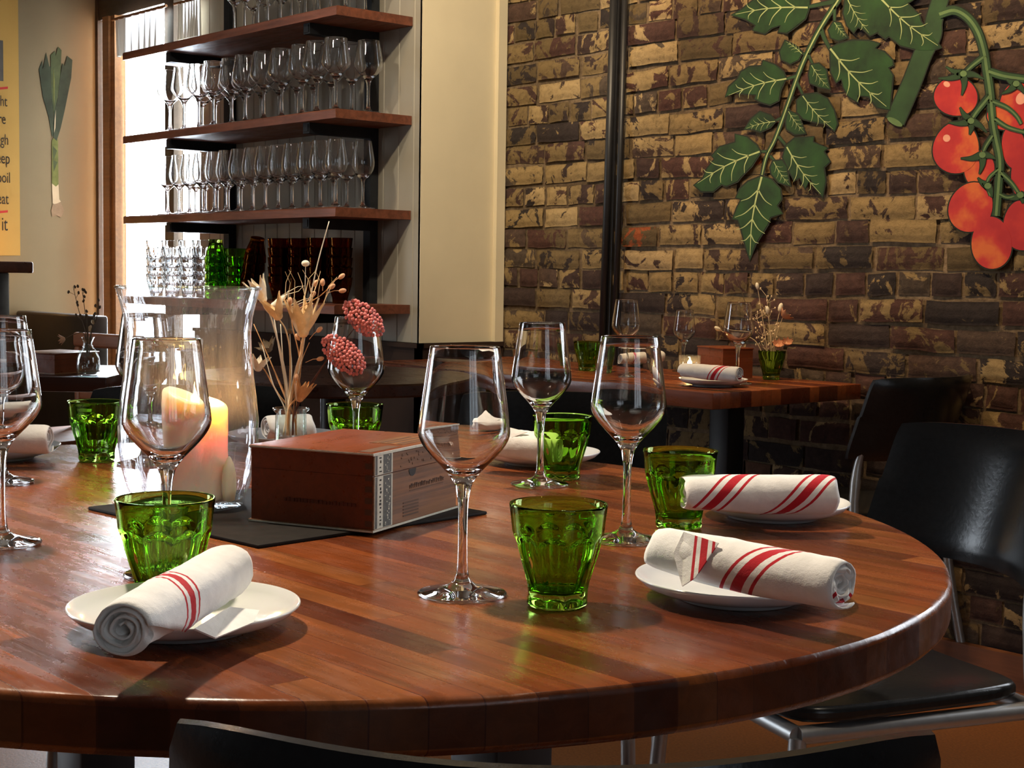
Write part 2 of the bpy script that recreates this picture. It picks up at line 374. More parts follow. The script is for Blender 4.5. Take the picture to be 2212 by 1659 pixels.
struct('trim_3', cat_(box(XR + .001, XR + .02, YS - .022, YB - .012, 0, .80), box(XR + .001, XR + .026, YS - .03, YB - .012, .785, .80)), 'wainscot_brown')
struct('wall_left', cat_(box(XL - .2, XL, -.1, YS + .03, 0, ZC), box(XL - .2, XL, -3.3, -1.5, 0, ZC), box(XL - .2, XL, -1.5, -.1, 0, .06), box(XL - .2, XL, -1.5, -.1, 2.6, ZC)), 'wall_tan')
ZT = PY(300, 22, YS).z; ZSILL = .47
struct('wall_window', cat_(box(XL, x430, YS + .02, YS + .2, 0, ZSILL), box(XL, x430, YS + .02, YS + .2, ZT + .22, ZC)), 'wainscot_brown')
# front (behind the camera) and the wall opposite the brick, the front one with an unseen window added for fill light
struct('wall_front', cat_(box(3.0, 3.2, -3.3, -1.2, 0, ZC), box(3.0, 3.2, .6, 3.6, 0, ZC), box(3.0, 3.2, -1.2, .6, 0, .6), box(3.0, 3.2, -1.2, .6, 2.55, ZC)), 'bench_brown')
struct('wall_rear', box(XL, 3.2, -3.3, -3.1, 0, ZC), 'bench_brown')
# window_1: dark frame, warm wood post, panes
w1 = thing('window_1', None, None, (0, 0, 0), 0, None, 'structure'); del_ = None
yF0, yF1 = YS - .002, YS + .03
def part(name, vf, mat, par, smooth=40, kind='structure'):
    o = obj(name, vf, mat, par, smooth)
    if kind: o['kind'] = kind
    return o
part('window_frame', cat_(box(XL + .001, xa(215.5), yF0 - .004, yF1, 0, ZC - .02), box(XL, x430, yF0, yF1, ZT, ZT + .24), box(XL, x430, yF0, yF1, ZSILL - .05, ZSILL)), 'dark_frame_wood', w1)
part('window_post', cat_(box(xa(237), xa(250), yF0 - .03, yF1, ZSILL, ZT), box(xa(250.2), xa(259), yF0 - .02, yF1, ZSILL, ZT)), 'frame_wood', w1)
part('window_mullion', cat_(box(xa(357), xa(368), yF0, yF1, ZSILL, ZT), box(xa(369), xa(382), yF0 - .012, yF1, ZSILL, ZT)), 'dark_frame_wood', w1)
for a, b in ((216.5, 237), (262, 355), (386, 430)):
    part('window_pane', box(xa(a), xa(b) - .001, YS + .012, YS + .014, ZSILL, ZT), 'pane_glass', w1, False)
for i, (X0, Y0, Y1, Z0, Z1) in enumerate(((XL - .1, -1.5, -.1, .06, 2.6), (3.1, -1.2, .6, .6, 2.55))):  # second entry: unseen window added behind the camera for fill light
    w_ = thing('window_%d' % (i + 2), None, None, (0, 0, 0), 0, None, 'structure')
    bars = [box(X0 - .03, X0 + .03, Y0, Y1, Z0, Z0 + .06), box(X0 - .03, X0 + .03, Y0, Y1, Z1 - .06, Z1)]
    for k in range(4):
        y = Y0 + (Y1 - Y0) * k / 3; bars.append(box(X0 - .03, X0 + .03, y - .04, y + .04, Z0, Z1))
    part('window_frame', cat_(*bars), 'dark_frame_wood', w_); part('window_pane', box(X0 - .002, X0, Y0, Y1, Z0, Z1), 'pane_glass', w_, False)
w_ = thing('window_4', None, None, (0, 0, 0), 0, None, 'structure')
part('window_frame', cat_(*[box(W4[0] + 1.4 * k / 2 - .035, W4[0] + 1.4 * k / 2 + .035, YB + .08, YB + .14, W4[2], W4[3]) for k in range(3)], box(W4[0], W4[1], YB + .08, YB + .14, W4[2], W4[2] + .08), box(W4[0], W4[1], YB + .08, YB + .14, W4[3] - .08, W4[3])), 'dark_frame_wood', w_); part('window_pane', box(W4[0], W4[1], YB + .10, YB + .102, W4[2], W4[3]), 'pane_glass', w_, False)
# short sheer valances
def curtain(px0, px1, ytop0, ytop1, ybot, label):
    A, B = PY(px0, ytop0, YS - .04), PY(px1, ytop1, YS - .04); zt = (A.z + B.z) / 2; zb = PY((px0 + px1) / 2, ybot, YS - .04).z
    t = thing('window_curtain', label, 'curtain', (A.x, YS - .04, zt), 0, 'sheer valances in the window')
    V, Fc = [], []; nx, nz = 60, 10; Lx = B.x - A.x
    for j in range(nz + 1):
        for i in range(nx + 1):
            u, v = i / nx, j / nz
            V.append(Vector((Lx * (u + .06 * v * (u - .5) * -1), .012 * math.sin(u * 46 + 1.3 * math.sin(u * 9)) * (.35 + .65 * v) , (zb - zt) * v + .01)))
    for j in range(nz):
        for i in range(nx): a = j * (nx + 1) + i; Fc.append((a, a + 1, a + nx + 2, a + nx + 1))
    obj('valance', (V, Fc), 'curtain_sheer', t, True)
    obj('curtain_rod', tube([(-.03, 0, .004), (Lx + .03, 0, .004)], .006, 10), 'frame_wood', t)
    return t
curtain(249, 352, 42, 18, 118, 'white sheer short curtain across the top of the wider window pane')
curtain(384, 432, 8, -2, 88, 'white sheer short curtain across the narrow window pane beside the shelves')

# ================================================================== round table
tc = lv(-.292, 1.71); ax, ay, ang = .80, .69, math.atan2(-.72, .69)
TH = .041
def ellipse_pt(a, off=0):
    x, y = (ax + off) * math.cos(a), (ay + off) * math.sin(a)
    l = (x * math.cos(ang) - y * math.sin(ang), x * math.sin(ang) + y * math.cos(ang))
    return lv(*l)
def table_top():
    prof = [(-TH, -.06), (-TH, -.004), (-TH + .003, -.001), (-TH + .006, 0), (-TH + .007, 0), (-.0075, 0), (-.0065, 0), (-.003, -.0012), (-.0008, -.0035), (0, -.007), (0, -.05)]
    V, Fc = [], []; n = 160
    for z, o in prof:
        for i in range(n): V.append(ellipse_pt(2 * PI * i / n, o + (.0012 * noise.noise(Vector((i * .35, z * 60, 0))) if -.02 < z < -.0005 else 0)) + Vector((0, 0, z)))
    for k in range(len(prof) - 1):
        for i in range(n): j = (i + 1) % n; Fc.append((k * n + i, k * n + j, (k + 1) * n + j, (k + 1) * n + i))
    Fc.append(tuple(range(n - 1, -1, -1))); Fc.append(tuple((len(prof) - 1) * n + i for i in range(n)))
    return V, Fc
t = thing('dining_table', 'large round butcher-block wooden table laid for dinner, nearest the viewer', 'table', (tc.x, tc.y, 0))
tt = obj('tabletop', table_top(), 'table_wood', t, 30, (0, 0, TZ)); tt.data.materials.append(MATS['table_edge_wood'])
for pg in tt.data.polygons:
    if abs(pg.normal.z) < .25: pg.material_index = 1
for l in ((-.006, 1.66), (-.60, 2.12)):
    p = lv(*l) - tc
    obj('leg', mv(rbox(.085, .085, TZ - TH - .02, .006, 2), p.x, p.y, .02), 'black_metal', t)
    obj('foot_plate', mv(rbox(.46, .46, .02, .006, 2), p.x, p.y, 0), 'black_metal', t)
# ================================================================== glassware
def wine_profile():
    foot = [(0, 0), (0, .037), (.0008, .0395), (.002, .0398), (.003, .038), (.0045, .030), (.0065, .020), (.009, .0125), (.0115, .009)]
    stem = [(.0115, .009), (.015, .0068), (.020, .0055), (.030, .0046), (.05, .0042), (.07, .0043), (.082, .0047), (.088, .0054), (.094, .0066)]
    bowl = [(.094, .0066), (.0985, .0078), (.1025, .0098), (.106, .0122), (.110, .0155), (.115, .0203), (.120, .0252), (.1255, .0303), (.130, .0340), (.134, .0368), (.138, .0389), (.142, .0403), (.1455, .0407), (.150, .0404), (.163, .0388), (.178, .0367), (.193, .0346), (.208, .0325), (.2195, .0309), (.2205, .0305),
            (.2203, .0297), (.2193, .0297), (.208, .0313), (.193, .0334), (.178, .0355), (.163, .0376), (.150, .0391), (.1455, .0391), (.142, .0385), (.138, .0367), (.134, .0342), (.130, .0310), (.1255, .0267), (.120, .0211), (.1155, .0158), (.1125, .0112), (.1105, .0065), (.1096, .003), (.1094, 0)]
    return foot, stem, bowl
FOOT, STEM, BOWL = wine_profile()
def wine_glass(label, loc, group):
    t = thing('wine_glass', label, 'wine glass', loc, 0, group)
    obj('bowl', lathe(BOWL, 56), 'clear_glass', t, True); obj('stem', lathe(STEM, 32), 'clear_glass', t, True); obj('foot', lathe(FOOT, 48), 'foot_glass', t, True, (0, 0, .0004))
    return t
WG = 'wine glasses on the round table'
glasses = [((998, 1285), 'tall clear wine glass nearest the viewer, left of the front green tumbler'),
    ((1352, 1168), 'clear wine glass between the front green tumbler and the bright green one'),
    ((1166, 1048), 'clear wine glass at the far side, its stem crossing a green tumbler'),
    ((768, 1012), 'clear wine glass behind the wooden box, with pink dried flower heads in front of it'),
    ((312, 1003), 'clear wine glass half hidden behind the tall hurricane vase'),
    ((6, 1042), 'clear wine glass at the left edge of the picture, beside the plain far napkin'),
    ((4, 1175), 'clear wine glass at the left edge of the picture, the nearer of two in line'),
    ((361, 1243), 'clear wine glass in front of the candle, rising behind a green tumbler')]
wg0 = None
for p, lab in glasses:
    loc = PZ(*p)
    wg0 = dup(wg0, lab, loc, 0, WG) if wg0 else wine_glass(lab, loc, WG)

def tumbler_mesh(mat, n=108, flutes=9, name='tumbler'):
    H, base = .089, .0265
    outer = [(.0, .0225), (.0008, .0248), (.003, .0262), (.010, .0268), (.020, .0285), (.030, .0314), (.040, .0345), (.048, .0367), (.054, .0381), (.060, .0390), (.064, .0395), (.070, .0401), (.078, .0410), (.085, .0419), (.0878, .0423), (.0888, .0420)]
    prof = []
    for i in range(len(outer) - 1):
        for k in range(2): u = k / 2; prof.append((outer[i][0] * (1 - u) + outer[i + 1][0] * u, outer[i][1] * (1 - u) + outer[i + 1][1] * u))
    prof.append(outer[-1])
    inner = [(.0889, .0408), (.0878, .0398), (.08, .0385), (.07, .0372), (.06, .0358), (.05, .0342), (.04, .0316), (.03, .0283), (.022, .0255), (.016, .0232), (.0135, .021), (.012, .015), (.0115, .006), (.0115, 0)]
    V, Fc, rings = [], [], []
    V.append(Vector((0, 0, .002))); rings.append([0])
    for z, r in prof:
        ring = []
        for i in range(n):
            a = 2 * PI * i / n; ph = ((a / (2 * PI) * flutes) % 1) - .5
            top = .0635 - .0065 * (abs(ph) * 2) ** 2.2
            k = min(1, max(0, (top - z) / .0026)); k = k * k * (3 - 2 * k); lo = min(1, max(0, (z - .004) / .008))
            d = .0022 * (1 - (2 * abs(ph)) ** 2.0) * k * lo + .0008 * k * lo
            rr = r - d; ring.append(len(V)); V.append(Vector((rr * math.cos(a), rr * math.sin(a), z)))
        rings.append(ring)
    for z, r in inner:
        if r == 0: rings.append([len(V)]); V.append(Vector((0, 0, z))); continue
        ring = []
        for i in range(n): a = 2 * PI * i / n; ring.append(len(V)); V.append(Vector((r * math.cos(a), r * math.sin(a), z)))
        rings.append(ring)
    for A, B in zip(rings, rings[1:]):
        for i in range(n):
            j = (i + 1) % n
            if len(A) == 1: Fc.append((A[0], B[j], B[i]))
            elif len(B) == 1: Fc.append((A[i], A[j], B[0]))
            else: Fc.append((A[i], A[j], B[j], B[i]))
    return mesh_of(name, (V, Fc), mat, 60)
TG = tumbler_mesh('green_glass')
def tumbler(me, label, loc, group, rz=0, rx=0, s=1.0):
    o = obj('tumbler', me, None, None, 40, Vector(loc) + Vector((0, 0, .0003))); o.rotation_euler = (rx, 0, rz); o.scale = (s, s, s); return tag(o, label, 'tumbler', group)
for p, lab, rz in (((1203, 1308), 'olive-green fluted glass tumbler nearest the viewer, right of the tall wine glass', .2), ((1466, 1140), 'bright green fluted glass tumbler just left of the far right rolled napkin', .5),
        ((1213, 1034), 'green fluted glass tumbler behind a wine glass stem, in front of a white plate', .3), ((766, 1001), 'dark green fluted tumbler mostly hidden behind the wooden box', .1),
        ((209, 995), 'dark green fluted tumbler left of the hurricane vase, casting green light on the table', .25), ((357, 1297), 'green fluted tumbler behind the front left plate and rolled napkin', .4)):
    tumbler(TG, lab, PZ(*p), 'green tumblers on the round table', rz)
# ------------------------------------------------------------------ plates and napkins
PLATE = lathe([(0, 0), (.0005, .050), (.0005, .053), (.0035, .0545), (.0042, .058), (.0075, .072), (.0125, .084), (.0185, .0905), (.0198, .0912), (.0208, .0905), (.0205, .0895), (.0150, .0845), (.0100, .0755), (.0075, .066), (.0062, .056), (.0058, .03), (.0058, 0)], 72)
PM = mesh_of('side_plate', PLATE, 'white_china', True)
def plate(label, loc, group, rx=0):
    o = obj('side_plate', PM, None, None, 40, loc); return tag(o, label, 'plate', group)
def napkin(name, label, p0, p1, r, mat, group, turns=3.6, seed=0, slope=.35, lump=.10, parent=None, z=None, taper=(1, 1), sagk=.0, droop=0.0):
    """a cloth sheet rolled up along its axis; p0, p1 world ends of the axis"""
    p0, p1 = Vector(p0), Vector(p1); L = (p1 - p0).length; mid = (p0 + p1) / 2
    o = bpy.data.objects.new(name, None); V, Fc, UV = [], [], []; nu, nv = 44, 92; gap = .0054
    for i in range(nu + 1):
        u = i / nu; x = (u - .5) * L
        amax = 2 * PI * (turns + slope * (u - .5))
        for j in range(nv + 1):
            v = j / nv; a = amax * v; rad = r - gap * (turns - (a / (2 * PI))) if True else r
            rad = max(.0035, rad)
            k = 1 + lump * noise.noise(Vector((x * 16 + seed * 7, math.cos(a) * .9, math.sin(a) * .9 + seed))) + .035 * noise.noise(Vector((x * 45, math.cos(a) * 2.2 + seed, math.sin(a) * 2.2)))
            e = abs(u - .5) * 2; tp = taper[0] * (1 - u) + taper[1] * u
            edge = 1 - .10 * max(0, (e - .86) / .14) ** 2
            rr = rad * k * tp * edge
            xx = x + .006 * (v - .6) * (1 if u > .5 else -1) * e ** 3 + .004 * noise.noise(Vector((a * .8, seed, u * 2))) * e
            yy = rr * math.cos(a + .7); zz = rr * math.sin(a + .7) * .94 - droop * e ** 3
            V.append(Vector((xx, yy, zz))); UV.append((x + .5 * L, (a - 2 * PI * turns) * r))
    for i in range(nu):
        for j in range(nv): a = i * (nv + 1) + j; Fc.append((a, a + nv + 1, a + nv + 2, a + 1))
    me = mesh_of(name, (V, Fc), mat, True)
    uvl = me.uv_layers.new(name='UVMap')
    for lp in me.loops: uvl.data[lp.index].uv = UV[lp.vertex_index]
    ob = bpy.data.objects.new(name, me); C.objects.link(ob)
    d = (p1 - p0).normalized(); yax = Vector((0, 0, 1)).cross(d).normalized(); zax = d.cross(yax)
    ob.matrix_world = Matrix.Translation(mid) @ Matrix((d, yax, zax)).transposed().to_4x4()
    md = ob.modifiers.new('thick', 'SOLIDIFY'); md.thickness = .0014; md.offset = 0
    bpy.data.objects.remove(o)
    return tag(ob, label, 'napkin', group)
def flap(par, pts, mat, thick=.0012):
    """a loose corner of cloth: polygon fan in the napkin's own frame"""
    V = [Vector(p) for p in pts]; me = mesh_of('napkin_corner', (V, [tuple(range(len(V)))]), mat, False)
    uvl = me.uv_layers.new(name='UVMap')
    for lp in me.loops: q = V[lp.vertex_index]; uvl.data[lp.index].uv = (q.x, q.y)
    o = obj('napkin_corner', me, None, par); md = o.modifiers.new('thick', 'SOLIDIFY'); md.thickness = thick; md.offset = 0; return o
PG, NG = 'side plates on the round table', 'rolled napkins on the round table'
cloth('cloth_a', [(.068, .22, .0048, .0115, .0014)]); cloth('cloth_b', [(.086, .72, .0060, .0150, .0019)]); cloth('cloth_c', [(.008, .85, .0062, .0158, .0020), (.100, .85, .0062, .0158, .0020)])
cloth('cloth_plain', []); cloth('cloth_d', [(.095, .6, .0060, .0145, .0018)]); cloth('cloth_f', [(.052, .9, .0030, .0075, .0012)]); cloth('cloth_e', [(-.042, .55, .0038, .0100, .0016)])
def axis_pts(a, b, z): return PZ(*a, z), PZ(*b, z)
z0 = TZ
plate('white side plate under the front left rolled napkin', PZ(399, 1357), PG)
a, b = axis_pts((262, 1362), (493, 1228), TZ + .0455); n1 = napkin('rolled_napkin', 'white rolled napkin with one red stripe band, lying across the front left plate', a, b, .0235, 'cloth_a', NG, seed=1, slope=.5)
plate('white side plate under the front right rolled napkin', PZ(1593, 1292), PG)
a, b = axis_pts((1432, 1187), (1822, 1262), TZ + .0455); n2 = napkin('rolled_napkin', 'white rolled napkin with a folded pointed corner, on the front right plate', a, b, .0225, 'cloth_b', NG, seed=5, slope=.25, taper=(1.05, .96))
plate('white side plate at the right rim of the round table, behind a green tumbler', PZ(1668, 1117), PG)
a, b = axis_pts((1478, 1066), (1797, 1066), TZ + .0455); n3 = napkin('rolled_napkin', 'neat white rolled napkin with slanting red stripes, right of the bright green tumbler', a, b, .0240, 'cloth_c', NG, seed=9, slope=.25, lump=.05)
plate('white side plate at the far edge of the round table, behind wine glass and tumbler', PZ(1166, 1001), PG)
a, b = axis_pts((1035, 955), (1205, 965), TZ + .044); n4 = napkin('rolled_napkin', 'bluish white napkin with a raised peak, on the far plate behind the front wine glass', a, b, .0235, 'cloth_plain', NG, seed=14, slope=.6, lump=.2)
plate('white side plate at the left edge of the picture, under a plain napkin', PZ(-6, 990), PG)
a, b = axis_pts((-60, 945), (106, 946), TZ + .044); napkin('rolled_napkin', 'plain cream rolled napkin with its spiral end showing, left of a green tumbler', a, b, .0225, 'cloth_plain', NG, seed=20, lump=.06)
plate('white side plate behind the bud vase, mostly hidden', PZ(612, 962), PG)
a, b = axis_pts((575, 925), (668, 921), TZ + .043); napkin('rolled_napkin', 'pale blue-lit rolled napkin seen end-on behind the small glass bud vase', a, b, .0225, 'cloth_plain', NG, seed=24, lump=.05)
def end_folds(par, x, r, mat, seed, sg):
    V, Fc = [], []; nr, na = 12, 48
    for i in range(nr + 1):
        q = i / nr
        for j in range(na):
            a = 2 * PI * j / na; tw = a + 1.6 * (1 - q); f = abs(math.sin(1.5 * tw + seed + .7 * math.sin(2 * tw))) ** .7
            dx = -.016 * (1 - q ** 1.5) + .013 * f * math.sin(PI * min(1, q * .98)) ** .8 - .003 + .004 * noise.noise(Vector((math.cos(a) * 2 * q, math.sin(a) * 2 * q, seed)))
            rr = r * q * (1 + .05 * noise.noise(Vector((math.cos(a), math.sin(a), seed)))); V.append(Vector((x + sg * dx, rr * math.cos(a), rr * math.sin(a) * .95)))
    for i in range(nr):
        for j in range(na): k = (j + 1) % na; q4 = (i * na + j, i * na + k, (i + 1) * na + k, (i + 1) * na + j); Fc.append(q4 if sg > 0 else q4[::-1])
    me = mesh_of('folded_end', (V, Fc), mat, True); uvl = me.uv_layers.new(name='UVMap')
    for lp in me.loops: q = V[lp.vertex_index]; uvl.data[lp.index].uv = (q.y + .5, q.z + .5)
    return obj('folded_end', me, None, par)
def half(o): return max(v.co.x for v in o.data.vertices)
end_folds(n1, -half(n1) + .006, .0195, 'cloth_plain', 1.0, -1); end_folds(n2, half(n2) - .006, .0178, 'cloth_plain', 2.2, 1)
# loose corners
flap(n2, [(-.062, -.0225, .004), (-.060, -.012, .0215), (-.018, -.017, .0185), (-.034, -.0265, -.012), (-.046, -.029, -.021)], 'cloth_e')
flap(n1, [(-.03, -.022, -.016), (.045, -.022, -.017), (.062, -.040, -.0225), (.035, -.044, -.0255), (-.02, -.034, -.0245)], 'cloth_f')
flap(n4, [(-.055, -.004, .020), (-.038, -.002, .043), (-.01, -.012, .025), (.02, -.016, .020), (-.02, -.022, .005), (-.06, -.02, .008)], 'cloth_plain')
# ------------------------------------------------------------------ centre: slate mat, box, hurricane with candle, bud vase
m0, m1_, m2_ = PZ(205, 1100), PZ(540, 1188), PZ(1040, 1113); mc = (m0 + m2_) / 2; mr = math.atan2((m2_ - m1_).y, (m2_ - m1_).x)
o = obj('serving_slate', rbox(.333, .333, .004, .0015, 2), 'slate', None, 40, (mc.x, mc.y, TZ)); o.rotation_euler = (0, 0, mr)
tag(o, 'thin dark square slate lying under the wooden box and hurricane vase', 'slate')
ZM = TZ + .0042
A = PZ(805, 1152, ZM); B = PZ(528, 1128, ZM); D = PZ(988, 1097, ZM)
def wood_box(label, A, B, D, h, detail, group=None):
    ex = (D - A); ex.z = 0; lx = ex.length; ex.normalize(); ey = Vector((-ex.y, ex.x, 0)); ly = (B - A).length      # x along the labelled face
    t = thing('wooden_box', label, 'box', A, math.atan2(ex.y, ex.x), group)
    hb = h * .70
    obj('box_body', cat_(box(.002, lx - .002, .002, ly - .002, 0.002, hb)), 'box_wood', t)
    obj('base_board', box(-.0005, lx + .0005, -.0005, ly + .0005, 0, .003), 'box_front_wood', t)
    lid = obj('lid', cat_(box(.002, lx - .002, .002, ly - .002, hb + .0003, h - .004)), 'box_wood', t)
    obj('lid_board', cat_(mv(xf(rbox(lx, ly, .004, .0012, 2), Matrix.Translation((lx / 2, ly / 2, 0))), 0, 0, h - .004)), 'box_wood', lid)
    if not detail: return t
    front = [box(.0025, lx - .0025, .0008, .0022, .003, hb - .0003), box(.0025, lx - .0025, .0008, .0022, hb + .0009, h - .0042)]
    obj('front_board', cat_(*front), 'box_front_wood', t)
    fj = [box(-.0002 + .0018, .0024, .0022, .011, z0, z0 + .0062) for z0 in [.006 + .0125 * k for k in range(6)]]
    obj('finger_joint', cat_(*fj), 'ink_brown', t)
    # paper seal down the front near the corner, split at the lid
    for z0, z1, nm in ((.003, hb - .0003, 'seal'), (hb + .0009, h - .001, 'seal')):
        s = obj('paper_seal', box(.004, .043, .0002, .0008, z0, z1), 'label_light', t)
        obj('seal_band', cat_(box(.0052, .0095, .0000, .0003, z0 + .0006, z1 - .0006), box(.0225, .040, .0000, .0003, z0 + .0006, z1 - .0006)), 'label_dark', s)
        marks = []; z = z0 + .003
        while z < z1 - .004:
            marks.append(box(.0145 + rnd(-.001, .001), .0178 + rnd(-.001, .001), -.0001, .0003, z, z + rnd(.0012, .003))); z += rnd(.0032, .0055)
        obj('seal_print', cat_(*marks), 'ink', s)
        z = z0 + .002; marks = []
        while z < z1 - .004:
            x = rnd(.025, .036); marks.append(box(x, x + rnd(.0008, .003), -.0003, .0001, z, z + rnd(.0006, .002))); z += rnd(.0015, .0028)
        obj('seal_scroll', cat_(*marks), 'label_light', s)
    # stamped line, bar block, thumb notch, scroll work on the lid front
    marks = []; x = .083
    while x < .165:
        wd = rnd(.0018, .0036); hh = rnd(.0035, .006); marks.append(box(x, x + .0008, .0003, .0009, .038, .038 + hh)); marks.append(box(x, x + wd, .0003, .0009, .038 + hh * rnd(.3, 1) - .0008, .038 + hh * 1.0)); x += wd + .0012
    marks.append(box(.083, .165, .0003, .0009, .0352, .0359)); obj('stamped_line', cat_(*marks), 'ink_brown', t)
    obj('bar_stamp', cat_(*[box(.068, .104, .0003, .0009, .008 + .0036 * k, .0097 + .0036 * k) for k in range(5)]), 'ink_brown', t)
    nt = []
    for k in range(13): a = PI + PI * k / 12; nt.append(Vector((.089 + .0085 * math.cos(a), .0004, hb - .0003 + .0085 * math.sin(a))))
    obj('thumb_notch', (nt, [tuple(range(13))]), 'ink', t, False)
    sc = []
    for k in range(46):
        x = rnd(.05, lx - .01); z = rnd(hb + .004, h - .008); sc.append(box(x, x + rnd(.001, .004), .0004, .0009, z, z + .0005)); sc.append(box(x, x + .0005, .0004, .0009, z, z + rnd(.001, .003)))
    obj('scroll_print', cat_(*sc), 'ink_brown', t)
    # faint stamp on the end, label on the lid
    mk = []; y = .022
    while y < .115:
        d = rnd(.002, .0042); mk.append(box(.0009, .0021, y, y + d, .0265, .0265 + rnd(.003, .0048))); y += d + rnd(.001, .002)
    obj('faint_stamp', cat_(*mk), 'ink_faint', t)
    obj('lid_label', box(.085, .165, .012, .055, h, h + .0004), 'box_front_wood', lid)
    obj('lid_print', cat_(box(.005, .07, .006, .022, h, h + .0003), *[box(.09, .16, .018 + .011 * k, .023 + .011 * k, h + .0004, h + .0006) for k in range(3)]), 'ink_brown', lid)
    obj('lid_edge', cat_(box(.0, lx, -.0004, .0006, h - .0034, h - .0006), box(-.0004, .0006, 0, ly, h - .0026, h - .0008), box(-.0008, lx, -.0009, -.0004, .0004, .0026), box(-.0009, -.0004, 0, ly, .0004, .0022)), 'label_light', lid)
    return t
wood_box('reddish wooden box with a paper seal at its corner, amid the round table', A, B, D, .0865, True)

hc = PZ(408, 1092, ZM)
t = thing('hurricane_vase', 'tall flared clear glass hurricane vase around the lit candle', 'vase', hc)
S = 1 / 1798.0
def hx(y): return (1092 - y) * S
hp = [(hx(y), (w / 2) * S) for y, w in ((1092, 232), (1075, 236), (1050, 256), (1010, 278), (960, 293), (910, 294), (860, 284), (810, 272), (760, 264), (720, 262), (690, 268), (660, 282), (635, 296), (627, 300))]
obj('vase_wall', lathe(hp, 72, lambda a, z: .006 * noise.noise(Vector((math.cos(a) * 2, math.sin(a) * 2, z * 9)))), 'hurricane_glass', t, True)
obj('vase_rim', lathe([(hp[-1][0] + .002 * math.sin(q), hp[-1][1] + .002 * math.cos(q)) for q in [2 * PI * k / 10 for k in range(11)]], 72), 'tint_glass', t, True)
rb = hp[0][1]
obj('vase_base', lathe([(0, 0), (0, rb * .9), (.002, rb), (.008, rb * 1.0), (.0105, rb * .96), (.0095, rb * .85), (.009, rb * .5), (.009, 0)], 56), 'tint_glass', t, True)
cz = hc + Vector((0, 0, .0102)); cd = lv(1, 0); cf = lv(0, 1)
cc = cz + cd * (12 * S)
def candle_vf():
    V, Fc, rings = [], [], []; n = 56; rc = 70 * S; Hh = (1085 - 880) * S
    def top(a):
        # rim of wax: high on the left, sunk at the front right
        return Hh + .0105 * (1 + math.cos(a - PI * .98)) ** 1.4 * .62 - .003 * max(0, math.cos(a + .7))
    prof = [0, .02, .25, .5, .75, .93]
    V.append(Vector((0, 0, 0))); rings.append([0])
    for q in prof + [.955, .975, .99, 1.0]:
        ring = []
        for i in range(n):
            a = 2 * PI * i / n; fl = 1 + .09 * math.exp(-(q / .25) ** 2) * max(0, math.cos(a - .3)) + .012 * noise.noise(Vector((math.cos(a) * 1.5, math.sin(a) * 1.5, q * 3)))
            inset = 1 - {1.0: .20, .99: .10, .975: .045, .955: .012}.get(q, 0); ring.append(len(V)); V.append(Vector((rc * fl * inset * math.cos(a), rc * fl * inset * math.sin(a), top(a) * q)))
        rings.append(ring)
    for rr, dz in ((.70, -.007), (.52, -.016), (.28, -.019)):
        ring = []
        for i in range(n):
            a = 2 * PI * i / n; ring.append(len(V)); zt = top(a); V.append(Vector((rc * rr * math.cos(a), rc * rr * math.sin(a), Hh - .004 + dz + (zt - Hh) * max(0, rr - .35))))
        rings.append(ring)
    rings.append([len(V)]); V.append(Vector((0, 0, Hh - .023)))
    for A_, B_ in zip(rings, rings[1:]):
        for i in range(n):
            j = (i + 1) % n
            if len(A_) == 1: Fc.append((A_[0], B_[j], B_[i]))
            elif len(B_) == 1: Fc.append((A_[i], A_[j], B_[0]))
            else: Fc.append((A_[i], A_[j], B_[j], B_[i]))
    return V, Fc, Hh
cv, cfc, CH = candle_vf()
t = thing('pillar_candle', 'thick peach pillar candle burning unevenly inside the hurricane vase', 'candle', cc, math.atan2(cd.y, cd.x))
obj('candle_body', (cv, cfc), 'candle_wax', t, True)
# wax petal that ran down on the right foot of the candle
pv = [Vector((.040 + .018 * k, -.012 + .006 * k, 0)) for k in range(2)]
petal = lathe([(0, .012), (.012, .015), (.030, .0145), (.042, .010), (.050, .004), (.052, 0)], 20); petal[0][:] = [Vector((p.x * .55, p.y, p.z)) for p in petal[0]]
obj('wax_petal', mv(petal, .0445, -.018, .0), 'candle_wax', t, True)
wx = Vector((.012, -.008, CH - .024))
obj('wick', tube([wx, wx + Vector((0, 0, .010)), wx + Vector((.001, 0, .016))], .0011, 8), 'wick', t)
fl = lathe([(0, 0), (.004, .0042), (.010, .0060), (.017, .0054), (.026, .0032), (.034, .0012), (.039, 0)], 16)
obj('flame', mv(fl, wx.x + .001, wx.y, wx.z + .011), 'flame', t, True)
FLAME = cc + Matrix.Rotation(math.atan2(cd.y, cd.x), 3, 'Z') @ (wx + Vector((0, 0, .026)))

# bud vase with dried flowers
DV = 2.13
vb = EYE + ray(628, 1000) * DV; vb.z = TZ
vt_z = PD(628, 880, DV).z - TZ; vr = 40 / FPX * DV
obj_v = obj('bud_vase', lathe([(0, 0), (0, vr * .95), (.003, vr * 1.05), (vt_z * .25, vr * 1.12), (vt_z * .38, vr * 1.02), (vt_z * .50, vr * .86), (vt_z * .92, vr * .82), (vt_z * .955, vr * .92), (vt_z * .975, vr * 1.0), (vt_z, vr * .96), (vt_z, vr * .84), (vt_z * .95, vr * .74), (vt_z * .50, vr * .78), (vt_z * .38, vr * .93), (vt_z * .25, vr * 1.03), (.008, vr * .96), (.006, vr * .8), (.006, 0)], 48), 'tint_glass', None, True, vb)
tag(obj_v, 'small clear glass bud vase with a rolled rim holding dried flowers, behind the wooden box', 'vase')
DF = 'dried flower stems in the bud vase'
